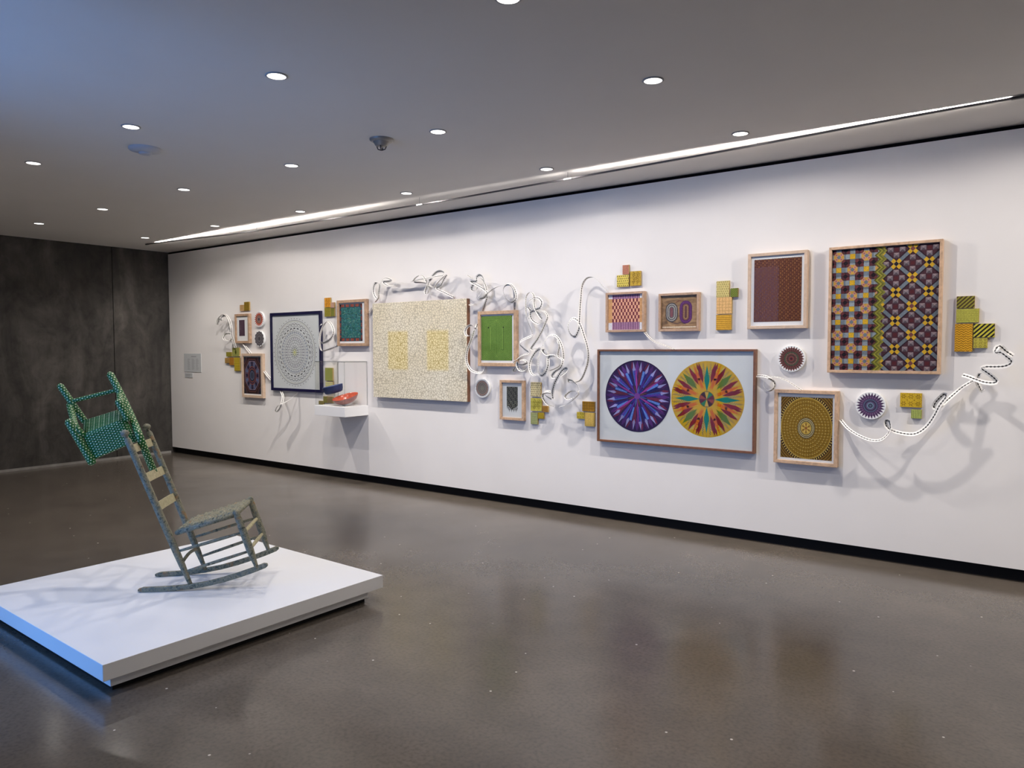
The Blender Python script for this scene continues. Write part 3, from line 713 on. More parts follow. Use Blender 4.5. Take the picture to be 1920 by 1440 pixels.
for hx in (0, 1):
    a, c = x0 + 0.044 + hx * (W_ - 0.08) / 2, x0 + 0.036 + (hx + 1) * (W_ - 0.08) / 2
    for k in range(7):
        g = 0.0105 * k
        if c - a - 2 * g < 0.02: break
        P = rrect(a + g, z0 + 0.044 + g, c - g, z1 - 0.044 - g, min(0.03, (c - a - 2 * g) / 2.1))
        A.line(P + P[:1], 0.0034, srgb(62, 102, 36), 2)
A.disc(x0 + W_ * 0.24, z0 + H_ * 0.74, 0.008, srgb(20, 28, 18), 3, 10)
A.disc(x0 + W_ * 0.72, z0 + H_ * 0.74, 0.008, srgb(20, 28, 18), 3, 10)
A.line([(x0 + W_ * 0.72, z0 + H_ * 0.74), (x0 + W_ * 0.72, z0 + H_ * 0.24)], 0.0035, srgb(44, 70, 34), 3)
A.line([(x0 + W_ * 0.66, z0 + H_ * 0.24), (x0 + W_ * 0.74, z0 + H_ * 0.24)], 0.0035, srgb(60, 90, 40), 3)
A.build('print', t)

# charcoal shield print
t, w, h, y, org = framed('shield', 'framed_print', 'narrow maple frame with charcoal speckled shield shape on white', 0.026, M['maple'], board='paper')
x0, z0, x1, z1 = prect('shield', org)
W_, H_ = x1 - x0, z1 - z0
A = ClipArt(y, 0, 0, 1, 1)
zc = z0 + H_ * 0.25
A.poly([(x0, zc), ((x0 + x1) / 2, z0 + 0.02), (x1, zc), (x1, z1), (x0, z1)], srgb(62, 64, 64))
for i in range(10):
    for j in range(16):
        px, pz = x0 + W_ * (i + 0.5) / 10, z1 - H_ * (j + 0.5) / 16
        lo = z0 + 0.02 + abs(px - (x0 + x1) / 2) / (W_ / 2) * (zc - z0 - 0.02)
        if pz > lo:
            A.diamond(px + (0.004 if j % 2 else -0.003), pz, 0.0045 if j < 9 else 0.006, rnd(srgb(140, 142, 124) if (i * 3 + j) % 4 else srgb(30, 30, 30), 0.2), 1)
        elif pz > lo - 0.05 and (i + j) % 2:
            A.poly([(px - 0.006, pz + 0.02), (px, pz - 0.018), (px + 0.006, pz + 0.02)], srgb(60, 62, 60), 1)
A.build('print', t)

# woven strips box
t, w, h, y, org = framed('woven', 'framed_weaving', 'shallow wooden box frame with purple and peach paper weaving', 0.02, M['oak'], recess=0.02, glass=False)
A = Art(y)
x0, z0, x1, z1 = 0.022, 0.022, w - 0.022, h - 0.022
W_, H_ = x1 - x0, z1 - z0
A.rect(x0, z0, x1, z1, srgb(222, 176, 132))
ci, cw = 16, W_ * 0.80 / 16
xa = x0 + W_ * 0.11
cols_p = [srgb(96, 44, 66), srgb(110, 66, 112)]
for j in range(7):
    za, zb = z0 + H_ * (0.215 + 0.095 * j), z0 + H_ * (0.215 + 0.095 * (j + 1))
    for (a, c) in ((x0, xa), (xa + 16 * cw, x1)):
        A.rect(a, za + 0.001, c, zb - 0.001, rnd(srgb(218, 166, 112), 0.08), 1)
    for i in range(ci):
        if (i + j) % 2 == 0:
            A.rect(xa + i * cw + 0.0005, za, xa + (i + 1) * cw - 0.0005, zb, rnd(srgb(112, 44, 58), 0.12), 2)
        else:
            A.rect(xa + i * cw + 0.0005, za + 0.001, xa + (i + 1) * cw - 0.0005, zb - 0.001, rnd(srgb(226, 170, 140), 0.06), 2)
for i in range(2 * ci):
    c = srgb(88, 46, 92) if i % 2 else srgb(186, 142, 178)
    a = xa + i * cw / 2
    A.rect(a, z0, a + cw / 2 - 0.0006, z0 + H_ * 0.215, rnd(c, 0.08), 1)
    A.rect(a, z0 + H_ * 0.88, a + cw / 2 - 0.0006, z1, rnd(c, 0.08), 1)
for a, c in ((x0, xa), (xa + 16 * cw, x1)):
    A.rect(a, z0, c, z0 + H_ * 0.2, srgb(232, 232, 236), 2)
    A.rect(a, z0 + H_ * 0.89, c, z1, srgb(232, 232, 236), 2)
A.build('paper_weaving', t)

# two coiled ovals on brown cloth
t, w, h, y, org = framed('ovals', 'framed_textile', 'shallow wooden box frame with two coiled ovals on brown cloth', 0.02, M['oak'], recess=0.02, glass=False)
m, nt, bs = new_mat('brown_silk')
tc = N(nt, 'ShaderNodeTexCoord'); mp = N(nt, 'ShaderNodeMapping'); mp.inputs['Scale'].default_value = (6, 1, 16); mp.inputs['Rotation'].default_value = (0, 0.5, 0)
nt.links.new(tc.outputs['Object'], mp.inputs[0])
nz = N(nt, 'ShaderNodeTexNoise', i_Scale=1.5, i_Detail=3.0, i_Distortion=1.5)
nt.links.new(mp.outputs[0], nz.inputs['Vector'])
rp = ramp(nt, nz.outputs['Fac'], [(0.25, srgb(96, 72, 44)), (0.5, srgb(140, 108, 70)), (0.75, srgb(172, 140, 98))])
nt.links.new(rp.outputs[0], bs.inputs['Base Color']); bs.inputs['Roughness'].default_value = 0.5
mb = MB(); mb.box(0.021, y - 0.001, 0.021, w - 0.021, y + 0.001, h - 0.021); mb.build('cloth_ground', m, t)
A = Art(y - 0.0018)
A.rect(0.03, 0.03, w - 0.03, 0.042, srgb(206, 190, 166))
def stadium(cx, cz, a, b, n=10):
    return [(cx + a * cos(pi * k / n), cz + (b - a) + a * sin(pi * k / n)) for k in range(n + 1)] + [(cx + a * cos(pi + pi * k / n), cz - (b - a) + a * sin(pi + pi * k / n)) for k in range(n + 1)]
lx, rx, mzc = w * 0.315, w * 0.665, h * 0.50
for k, c in enumerate([srgb(60, 62, 68), srgb(160, 156, 150), srgb(74, 78, 86), srgb(168, 162, 152), srgb(82, 84, 92), srgb(120, 76, 84)]):
    A.poly(stadium(lx, mzc, 0.056 - 0.0085 * k, 0.084 - 0.0085 * k), c, 1 + k)
for k, c in enumerate([srgb(84, 42, 98), srgb(96, 52, 108), srgb(76, 38, 86), srgb(112, 74, 66), srgb(150, 120, 84), srgb(90, 60, 60)]):
    A.poly(stadium(rx, mzc, 0.056 - 0.009 * k, 0.098 - 0.009 * k), c, 1 + k)
A.line([(lx + 0.04, mzc + 0.085), (w * 0.5, mzc + 0.1), (rx - 0.02, mzc + 0.095)], 0.005, srgb(108, 58, 54), 7)
A.line([(lx, mzc - 0.085), (w * 0.45, mzc - 0.1), (w * 0.55, mzc - 0.085), (rx, mzc - 0.105)], 0.004, srgb(84, 66, 72), 7)
A.build('coiled_ovals', t)

# brown gridded print
t, w, h, y, org = framed('brown', 'framed_print', 'pale wood frame with reddish brown print of dense fine columns', 0.024, M['pale'])
x0, z0, x1, z1 = prect('brown', org)
A = Art(y); A.rect(x0, z0, x1, z1, srgb(88, 44, 30))
W_, H_ = x1 - x0, z1 - z0
for i in range(24):
    a = x0 + W_ * i / 24
    A.rect(a + 0.001, z0 + 0.004, a + W_ / 24 - 0.002, z1 - 0.004, rnd(srgb(104, 60, 38) if i % 3 else srgb(92, 50, 40), 0.06), 1)
    for j in range(34):
        zz = z0 + H_ * (j + 0.5) / 34
        A.rect(a + 0.003, zz - 0.0012, a + W_ / 24 - 0.004, zz + 0.0012, srgb(134, 92, 56), 2)
        A.diamond(a + W_ / 48, zz + H_ / 68, 0.004, rnd(srgb(160, 112, 62) if (i * 7 + j * 3) % 5 < 2 else srgb(60, 26, 22), 0.2), 2)
A.build('print', t)

# two starbursts
t, w, h, y, org = framed('burst', 'framed_print', 'wide walnut frame with one purple and one yellow starburst wheel', 0.018, M['walnut'], board='paper', recess=0.02)
A = Art(y)
cx, cz, a_, b_ = BURSTS[0][0] - org[0], BURSTS[0][1] - org[1], BURSTS[0][2], BURSTS[0][3]
r = (a_ + b_) / 2
A.disc(cx, cz, r, srgb(48, 30, 78), 0, 72)
purp, lil, blu, nav, mar, mag = srgb(84, 44, 116), srgb(150, 150, 200), srgb(66, 98, 178), srgb(30, 34, 110), srgb(104, 38, 70), srgb(142, 58, 142)
for k in range(36):
    a = 2 * pi * k / 36
    A.kite(cx, cz, a, 0.55 * r, 0.82 * r, 0.985 * r, 0.07, rnd([purp, mar, srgb(70, 34, 90)][k % 3], 0.25), 1)
for k in range(24):
    a = 2 * pi * (k + 0.5) / 24
    A.wedge(cx, cz, a, 0.3 * r, 0.08, 0.78 * r, 0.075, rnd([blu, nav, mar][k % 3], 0.25), 2)
    A.kite(cx, cz, a, 0.66 * r, 0.74 * r, 0.97 * r, 0.055, rnd(lil, 0.2), 3)
for k in range(16):
    a = 2 * pi * (k + 0.25) / 16
    A.wedge(cx, cz, a, 0.33 * r, 0.06, 0.72 * r, 0.055, rnd(srgb(86, 124, 200) if k % 2 else srgb(60, 60, 150), 0.2), 4)
    for q in range(4):
        A.wedge(cx, cz, a + random.uniform(-0.03, 0.03), (0.38 + 0.09 * q) * r, 0.014, (0.42 + 0.09 * q) * r, 0.014, srgb(110, 150, 214) if k % 2 else srgb(110, 60, 130), 5)
for k in range(12):
    a = 2 * pi * (k + 0.1) / 12
    A.kite(cx, cz, a, 0.04 * r, 0.32 * r, (0.95 if k % 2 else 0.8) * r, 0.09, rnd(mag if k % 2 else srgb(76, 44, 140), 0.2), 6)
for k in range(12):
    A.kite(cx, cz, 2 * pi * (k + 0.6) / 12, 0.0, 0.17 * r, 0.33 * r, 0.16, rnd([srgb(90, 60, 66), srgb(44, 44, 130), srgb(70, 90, 150)][k % 3], 0.2), 7)
A.disc(cx, cz, 0.09 * r, srgb(120, 66, 150), 8, 16)
A.ring(cx, cz, 0.985 * r, r * 1.005, srgb(40, 24, 66), 8, 72)
cx, cz, a_, b_ = BURSTS[1][0] - org[0], BURSTS[1][1] - org[1], BURSTS[1][2], BURSTS[1][3]
r = (a_ + b_) / 2
yel, ora, red, tea, gre, crm, blk = srgb(200, 162, 16), srgb(208, 108, 4), srgb(126, 26, 34), srgb(12, 118, 98), srgb(88, 116, 34), srgb(190, 164, 76), srgb(30, 22, 18)
A.disc(cx, cz, r, yel, 0, 80)
for k in range(64):
    A.wedge(cx, cz, 2 * pi * k / 64, 0.86 * r, 0.004, 0.99 * r, 0.006, srgb(150, 120, 30), 1)
for k in range(8):
    a = 2 * pi * (k + 0.5) / 8
    A.wedge(cx, cz, a, 0.2 * r, 0.17, 0.6 * r, 0.09, rnd(ora, 0.06), 1)
    A.kite(cx, cz, a, 0.5 * r, 0.6 * r, 0.99 * r, 0.09, rnd(ora, 0.06), 1)
    for q in range(10):
        rr = (0.26 + 0.066 * q) * r
        A.wedge(cx, cz, a + 0.012, rr, 0.075 * (1.3 - q / 12), rr + 0.012 * r, 0.07 * (1.3 - q / 12), srgb(172, 78, 24), 2)
for k in range(8):
    a = 2 * pi * k / 8
    card = k % 2 == 0
    for s in (-1, 1):
        A.kite(cx, cz, a + s * 0.24, 0.42 * r, 0.7 * r, 0.99 * r, 0.105, rnd(red, 0.12), 3)
        A.kite(cx, cz, a + s * 0.3, 0.74 * r, 0.86 * r, 0.99 * r, 0.04, rnd(red, 0.12) if card else crm, 3)
        A.kite(cx, cz, a + s * 0.115, 0.38 * r, 0.72 * r, 0.98 * r, 0.062, crm, 4)
        for q in range(16):
            rq = (0.47 + 0.03 * q) * r
            aq = a + s * 0.115 + (0.022 if q % 2 else -0.022) * (1 - abs(q - 8) / 11)
            A.disc(cx + rq * cos(aq), cz + rq * sin(aq), 0.013 * r, blk, 5, 6)
    A.kite(cx, cz, a, 0.2 * r if card else 0.36 * r, 0.5 * r if card else 0.66 * r, 0.9 * r if card else 0.95 * r, 0.15 if card else 0.13, rnd(tea if card else gre, 0.08), 6)
for k in range(8):
    A.kite(cx, cz, 2 * pi * (k + 0.5) / 8, 0.0, 0.22 * r, 0.34 * r, 0.22, yel, 7)
A.disc(cx, cz, 0.21 * r, srgb(70, 60, 40), 8, 32)
for k in range(10):
    A.wedge(cx, cz, 2 * pi * (k + 0.5) / 10, 0.0, 0.3, 0.2 * r, 0.29, rnd([srgb(96, 28, 40), srgb(44, 120, 78), srgb(196, 164, 64), srgb(60, 24, 32), srgb(150, 66, 44)][k % 5], 0.1), 9)
A.build('print', t)

# gold mandala
t, w, h, y, org = framed('gold', 'framed_print', 'square maple frame with golden ochre concentric mandala print', 0.026, M['maple'])
x0, z0, x1, z1 = prect('gold', org)
A = ClipArt(y, x0, z0, x1, z1)
cx, cz = (x0 + x1) / 2, (z0 + z1) / 2; sx, sz = (x1 - x0) / 2 / 0.2, (z1 - z0) / 2 / 0.2
brn, gld, lg = srgb(74, 48, 20), srgb(168, 134, 44), srgb(206, 182, 96)
A.rect(x0, z0, x1, z1, srgb(120, 88, 30))
for k in range(7):
    rr = 0.275 - 0.008 * k
    A.ring(cx, cz, rr - 0.004, rr, brn if k % 2 else srgb(150, 118, 44), 1, 64, sx, sz)
A.disc(cx, cz, 0.222, srgb(62, 34, 18), 2, 64, sx, sz)
for k in range(76):
    A.kite(cx, cz, 2 * pi * k / 76, 0.196, 0.212, 0.22, 0.022, lg, 3, sx, sz)
A.disc(cx, cz, 0.2, srgb(190, 160, 76), 4, 64, sx, sz); A.disc(cx, cz, 0.194, srgb(152, 118, 34), 5, 64, sx, sz)
for j in range(11):
    rr = 0.185 - 0.0115 * j
    A.ring(cx, cz, rr - 0.0045, rr - 0.003, srgb(92, 66, 18), 6, 56, sx, sz)
    n = max(16, int(rr * 330))
    for k in range(n):
        A.disc(cx + rr * cos(2 * pi * (k + j * 0.5) / n) * sx, cz + rr * sin(2 * pi * (k + j * 0.5) / n) * sz, 0.0034, rnd(srgb(220, 200, 120) if j % 2 else srgb(104, 74, 20), 0.12), 7, 6)
for q, (rr, c) in enumerate(((0.068, srgb(50, 44, 40)), (0.064, srgb(190, 176, 128)), (0.058, srgb(70, 70, 70)), (0.053, srgb(196, 180, 120)), (0.047, srgb(60, 64, 66)), (0.042, srgb(196, 164, 72)))):
    A.disc(cx, cz, rr, c, 8 + q, 40, sx, sz)
for k in range(12):
    A.kite(cx, cz, 2 * pi * k / 12, 0.008, 0.026, 0.038, 0.22, srgb(140, 100, 40) if k % 2 else srgb(216, 184, 96), 15, sx, sz)
A.disc(cx, cz, 0.009, srgb(150, 90, 50), 16, 12, sx, sz)
A.build('print', t)

# quilt
t, w, h, y, org = framed('quilt', 'framed_quilt_print', 'tall maple frame with patchwork quilt of yellow grey and maroon pieces', 0.02, M['maple'], recess=0.02)
x0, z0, x1, z1 = 0.021, 0.021, w - 0.021, h - 0.021
W_, H_ = x1 - x0, z1 - z0
A = ClipArt(y, x0, z0, x1, z1)
plum, mar, mar2 = srgb(46, 24, 36), srgb(104, 50, 54), srgb(84, 40, 48)
yl, gb, gb2, pk = srgb(216, 172, 40), srgb(112, 124, 134), srgb(146, 158, 166), srgb(196, 138, 128)
A.rect(x0, z0, x1, z1, plum)
p_, q_ = W_ * 0.135, H_ * 0.108
fx = lambda i: x0 + W_ * 0.065 + p_ * i
fz = lambda j: z1 - H_ * 0.062 - q_ * j
for i in range(-1, 4):
    for j in range(-1, 10):
        X, Z = fx(i), fz(j)
        cxm, czm = X + p_ / 2, Z - q_ / 2
        for (ux, uz, c) in ((-0.2, 0.2, mar), (0.2, 0.2, mar2), (0.2, -0.2, mar), (-0.2, -0.2, mar2)):
            A.diamond(cxm + ux * p_, czm + uz * q_, p_ * 0.2, rnd(c, 0.2), 1, q_ * 0.2)
        A.diamond(cxm, czm, p_ * 0.2, srgb(30, 16, 26), 2, q_ * 0.2)
        s = 0.19
        A.rect(X + p_ * 0.2, Z - q_ * s, X + p_ * 0.8, Z + q_ * s, rnd(gb, 0.15), 3)
        A.rect(X - p_ * s, Z - q_ * 0.8, X + p_ * s, Z - q_ * 0.2, rnd(gb, 0.15), 3)
        A.rect(X + p_ * 0.52, Z - q_ * s, X + p_ * 0.8, Z + q_ * s, rnd(gb2, 0.15), 4)
        A.rect(X - p_ * s, Z - q_ * 0.8, X + p_ * s, Z - q_ * 0.52, rnd(gb2, 0.15), 4)
        if (i + j) % 2:
            A.rect(X - p_ * s, Z - q_ * s, X + p_ * s, Z + q_ * s, rnd(yl, 0.06), 5)
        else:
            for k in range(8):
                a0, a1 = pi / 8 + k * pi / 4, pi / 8 + (k + 1) * pi / 4
                A.poly([(X, Z), (X + 0.4 * p_ * cos(a0), Z + 0.4 * q_ * sin(a0)), (X + 0.4 * p_ * cos(a1), Z + 0.4 * q_ * sin(a1))], rnd(pk if k % 2 == 0 else srgb(206, 160, 70), 0.1), 5)
            A.ring(X, Z, 0.37, 0.40, srgb(202, 162, 60), 6, 8, p_, q_, pi / 8, 2 * pi + pi / 8)
            for k in range(4):
                A.diamond(X + 0.25 * p_ * cos(pi / 4 + k * pi / 2), Z + 0.25 * q_ * sin(pi / 4 + k * pi / 2), 0.045 * p_, srgb(128, 70, 76), 7)
            A.diamond(X, Z, 0.17 * p_, rnd(gb, 0.1), 8, 0.17 * q_)
# right part on its own ground
xs_ = x0 + W_ * 0.48
P_, Q_ = W_ * 0.148, H_ * 0.1136
gx = lambda i: x0 + W_ * 0.615 + P_ * i
gz = lambda j: z1 - H_ * 0.145 - Q_ * j
A.b = (xs_, z0, x1, z1)
A.rect(xs_, z0, x1, z1, plum, 9)
for i in range(-2, 4):
    for j in range(-2, 9):
        X, Z = gx(i), gz(j)
        if (i + j) % 2 == 0:
            for ux, uz in ((1, 1), (1, -1)):
                A.line([(X, Z), (X + ux * P_, Z + uz * Q_)], 0.23 * P_, rnd(gb, 0.12), 13)
            for ux, uz in ((0.17, 0.19), (0.17, -0.19), (-0.17, 0.19), (-0.17, -0.19)):
                A.diamond(X + ux * P_, Z + uz * Q_, 0.165 * P_, rnd(yl, 0.05), 14, 0.185 * Q_)
            A.diamond(X, Z, 0.15 * P_, srgb(26, 20, 26) if i % 2 == 0 else srgb(126, 70, 62), 15, 0.165 * Q_)
        else:
            A.diamond(X, Z, 0.72 * P_, srgb(74, 42, 52), 10, 0.72 * Q_)
            A.rect(X - 0.12 * P_, Z - 0.12 * Q_, X + 0.12 * P_, Z + 0.12 * Q_, srgb(88, 34, 40), 11)
            for ux, uz in ((0.37, 0), (-0.37, 0), (0, 0.40), (0, -0.40)):
                a, c = X + ux * P_, Z + uz * Q_
                s = 0.17 * P_
                A.rect(a - s, c - s, a + s, c + s, rnd(srgb(126, 116, 122), 0.12), 11)
                A.poly([(a - s, c - s), (a + s, c - s), (a, c)], srgb(84, 74, 82), 12)
                A.poly([(a - s, c + s), (a + s, c + s), (a, c)], srgb(160, 142, 142), 12)
A.b = (x0, z0, x1, z1)
zx = lambda z: x0 + W_ * (0.452 + 0.02 * (z - z0) / H_)
n = 30
for k in range(n):
    za, zb = z0 + H_ * k / n, z0 + H_ * (k + 1) / n
    o_ = 0.016 if k % 2 else -0.016
    o2 = -o_
    for q, c in enumerate((srgb(92, 92, 34), srgb(150, 146, 52), srgb(108, 106, 40), srgb(136, 134, 58))):
        a = -0.026 + q * 0.013
        A.poly([(zx(za) + o_ + a, za), (zx(za) + o_ + a + 0.013, za), (zx(zb) + o2 + a + 0.013, zb), (zx(zb) + o2 + a, zb)], rnd(c, 0.15), 18)
A.build('print', t)

# big cream canvas on a deep wooden strainer
x0, z0, x1, z1, d = FRAMES['cream']
t = empty('cream_painting', (x0, 0, z0), 'large unframed cream crackle painting with two faint yellow blocks', 'painting')
w, h = x1 - x0, z1 - z0
for pts in ([(0, 0), (w, 0), (w - 0.03, 0.03), (0.03, 0.03)], [(w, 0), (w, h), (w - 0.03, h - 0.03), (w - 0.03, 0.03)], [(w, h), (0, h), (0.03, h - 0.03), (w - 0.03, h - 0.03)], [(0, h), (0, 0), (0.03, 0.03), (0.03, h - 0.03)]):
    mb = MB(); mb.prism(pts, -d + 0.004, -0.002); mb.build('strainer_bar', M['walnut'], t)
m, nt, bs = new_mat('cream_crackle')
tc = N(nt, 'ShaderNodeTexCoord')
vo = N(nt, 'ShaderNodeTexVoronoi', feature='DISTANCE_TO_EDGE'); vo.inputs['Scale'].default_value = 34.0
nzv = N(nt, 'ShaderNodeTexNoise', i_Scale=30.0, i_Detail=2.0)
nt.links.new(tc.outputs['Object'], nzv.inputs['Vector'])
vadd = N(nt, 'ShaderNodeVectorMath', operation='MULTIPLY_ADD')
nt.links.new(nzv.outputs['Color'], vadd.inputs[0]); vadd.inputs[1].default_value = (0.03, 0.03, 0.03); nt.links.new(tc.outputs['Object'], vadd.inputs[2])
nt.links.new(vadd.outputs[0], vo.inputs['Vector'])
line = ramp(nt, vo.outputs['Distance'], [(0.0, (1, 1, 1)), (0.06, (1, 1, 1)), (0.12, (0, 0, 0))])
nb = N(nt, 'ShaderNodeTexNoise', i_Scale=1.6, i_Detail=2.0); nt.links.new(tc.outputs['Object'], nb.inputs['Vector'])
basec = ramp(nt, nb.outputs['Fac'], [(0.35, srgb(226, 216, 190)), (0.65, srgb(234, 228, 210))])
sx = N(nt, 'ShaderNodeSeparateXYZ'); nt.links.new(tc.outputs['Object'], sx.inputs[0])
def soft(v, lo, hi, e=0.02):
    def ss(a, b):
        q = N(nt, 'ShaderNodeMapRange', interpolation_type='SMOOTHSTEP'); nt.links.new(v, q.inputs[0])
        q.inputs[1].default_value, q.inputs[2].default_value = a, b
        return q.outputs[0]
    return math_(nt, 'MULTIPLY', ss(lo - e, lo + e), math_(nt, 'SUBTRACT', 1.0, ss(hi - e, hi + e)))
zb_ = soft(sx.outputs[2], h * 0.30, h * 0.70)
blk = math_(nt, 'MULTIPLY', zb_, math_(nt, 'ADD', soft(sx.outputs[0], w * 0.175, w * 0.395), soft(sx.outputs[0], w * 0.600, w * 0.82)))
cc = mixc(nt, math_(nt, 'MULTIPLY', blk, 0.65), basec.outputs[0], srgb(232, 216, 150))
lc = mixc(nt, blk, srgb(172, 163, 138), srgb(166, 144, 72))
nt.links.new(mixc(nt, math_(nt, 'MULTIPLY', line.outputs[0], 0.8), cc, lc), bs.inputs['Base Color'])
bs.inputs['Roughness'].default_value = 0.55
mb = MB(); mb.box(0, -d, 0, w, -d + 0.004, h); mb.build('canvas', m, t, bevel=0.001)

# ------------------------------------------------------------------ round hoops
def hoop(i, label, draw, rim='mat'):
    x, z, a, b2 = DISCS[i]
    r = (a + b2) / 2
    t = empty('round_panel', (x, 0, z), label, 'round panel')
    n = 48
    P = [(r * cos(2 * pi * k / n), r * sin(2 * pi * k / n)) for k in range(n)]
    mb = MB(); mb.prism(P, -0.03, -0.002); mb.build('disc_body', M['mat'], t, bevel=0.001)
    A = Art(-0.0306); draw(A, r * 0.985); A.build('printed_face', t)
def d_red(A, r):
    A.ring(0, 0, 0.55 * r, 0.7 * r, srgb(176, 84, 62), 1)
    for k in range(20):
        A.kite(0, 0, 2 * pi * k / 20, 0.6 * r, 0.72 * r, 0.98 * r, 0.14, srgb(176, 78, 58), 2)
    A.ring(0, 0, 0.42 * r, 0.56 * r, srgb(90, 70, 74), 3)
    for k in range(16): A.disc(0.49 * r * cos(2 * pi * k / 16), 0.49 * r * sin(2 * pi * k / 16), 0.05 * r, srgb(206, 150, 110), 4, 8)
    A.disc(0, 0, 0.42 * r, srgb(112, 106, 108), 5); A.ring(0, 0, 0.26 * r, 0.32 * r, srgb(190, 120, 96), 6); A.disc(0, 0, 0.18 * r, srgb(64, 66, 76), 7)
def d_grey(A, r):
    A.disc(0, 0, 0.9 * r, srgb(92, 88, 92), 1)
    for k in range(12): A.disc(0.86 * r * cos(2 * pi * k / 12), 0.86 * r * sin(2 * pi * k / 12), 0.14 * r, srgb(90, 86, 90), 2, 10)
    for j in range(5):
        rr = (0.8 - 0.15 * j) * r
        for k in range(24 - 3 * j): A.disc(rr * cos(2 * pi * k / (24 - 3 * j)), rr * sin(2 * pi * k / (24 - 3 * j)), 0.045 * r, srgb(146, 140, 142) if j % 2 else srgb(58, 54, 60), 3, 8)
    A.disc(0, 0, 0.12 * r, srgb(60, 56, 62), 4)
def d_lace(A, r):
    for k in range(36): A.kite(0, 0, 2 * pi * k / 36, 0.7 * r, 0.8 * r, 0.98 * r, 0.055, srgb(70, 54, 56), 1)
    A.disc(0, 0, 0.8 * r, srgb(92, 84, 84), 2); A.ring(0, 0, 0.68 * r, 0.73 * r, srgb(170, 130, 120), 3)
    for j in range(4):
        rr = (0.62 - 0.13 * j) * r
        A.ring(0, 0, rr - 0.02 * r, rr + 0.02 * r, srgb(150, 148, 138), 3)
        for k in range(24): A.disc((rr - 0.06 * r) * cos(2 * pi * k / 24), (rr - 0.06 * r) * sin(2 * pi * k / 24), 0.025 * r, srgb(50, 46, 48), 4, 6)
    A.disc(0, 0, 0.2 * r, srgb(120, 122, 112), 4)
def d_tree(A, r):
    for k in range(28):
        a = 2 * pi * k / 28
        A.kite(0, 0, a, 0.6 * r, 0.8 * r, 1.0 * r, 0.1, srgb(40, 62, 46), 1)
        A.disc(0.86 * r * cos(a), 0.86 * r * sin(a), 0.05 * r, srgb(132, 44, 50), 3, 8)
        A.kite(0, 0, a + pi / 28, 0.6 * r, 0.72 * r, 0.86 * r, 0.1, srgb(120, 66, 70), 2)
    A.disc(0, 0, 0.7 * r, srgb(52, 44, 40), 4)
    for j, c in enumerate((srgb(130, 60, 60), srgb(80, 100, 76), srgb(150, 110, 96), srgb(104, 46, 50), srgb(86, 90, 78))):
        rr = (0.64 - 0.11 * j) * r
        for k in range(30 - 4 * j): A.disc(rr * cos(2 * pi * k / (30 - 4 * j)), rr * sin(2 * pi * k / (30 - 4 * j)), 0.04 * r, c, 5, 7)
        A.ring(0, 0, rr - 0.062 * r, rr - 0.05 * r, c, 5)
    A.disc(0, 0, 0.2 * r, srgb(118, 54, 56), 6); A.disc(0, 0, 0.1 * r, srgb(60, 30, 36), 7)
def d_purple(A, r):
    for k in range(26): A.kite(0, 0, 2 * pi * k / 26, 0.5 * r, 0.72 * r, 0.99 * r, 0.125, srgb(74, 50, 84), 1)
    A.disc(0, 0, 0.74 * r, srgb(80, 56, 92), 2)
    for k in range(26): A.kite(0, 0, 2 * pi * (k + 0.5) / 26, 0.52 * r, 0.62 * r, 0.74 * r, 0.07, srgb(116, 92, 124), 3)
    for j, (rr, c) in enumerate(((0.5, srgb(70, 66, 92)), (0.46, srgb(98, 122, 150)), (0.43, srgb(62, 54, 82)), (0.3, srgb(98, 90, 124)), (0.21, srgb(108, 146, 160)), (0.16, srgb(52, 50, 76)), (0.08, srgb(84, 100, 122)))):
        A.disc(0, 0, rr * r, c, 4 + j, 32)
hoop(0, 'small white disc with rust red sawtooth rosette above the grey one', d_red)
hoop(1, 'small white disc with dark grey rosette below the red one', d_grey)
hoop(2, 'white disc with grey lace rosette hanging below the green print', d_lace)
hoop(3, 'white disc with dark green and red wreath rosette', d_tree)
hoop(4, 'white disc with purple sunflower rosette and blue centre', d_purple)

# ------------------------------------------------------------------ small patterned tiles
def p_dots(A, w, h, c, nx=6, s=0.2):
    st = w / nx
    nz_ = max(2, round(h / st))
    for i in range(nx):
        for j in range(nz_):
            A.diamond((i + (0.75 if j % 2 else 0.25)) * st, (j + 0.5) * h / nz_, st * s, c, 1, h / nz_ * s * 1.4)
def p_tri(A, w, h, c, nx=6):
    st = w / nx; nz_ = max(2, round(h / st))
    for i in range(nx):
        for j in range(nz_):
            x, z = (i + (0.7 if j % 2 else 0.3)) * st, (j + 0.5) * h / nz_
            A.poly([(x - st * 0.3, z - st * 0.25), (x + st * 0.3, z - st * 0.25), (x, z + st * 0.35)], c, 1)
def p_grid(A, w, h, c, nx=5):
    st = w / nx
    for i in range(1, nx): A.rect(i * st - 0.0012, 0, i * st + 0.0012, h, c, 1)
    for j in range(1, max(2, round(h / st))): A.rect(0, j * st - 0.0012, w, j * st + 0.0012, c, 1)
def p_lines(A, w, h, c, n=8):
    for j in range(n): A.rect(0, (j + 0.35) * h / n, w, (j + 0.6) * h / n, c, 1)
def p_vlines(A, w, h, c, n=6):
    for j in range(n): A.rect((j + 0.3) * w / n, 0, (j + 0.6) * w / n, h, c, 1)
def p_diag(A, w, h, c, n=4):
    for k in range(-n, 2 * n):
        x = k * w / n
        A.poly([(x, 0), (x + w / n * 0.5, 0), (x + w / n * 0.5 + h, h), (x + h, h)], c, 1)
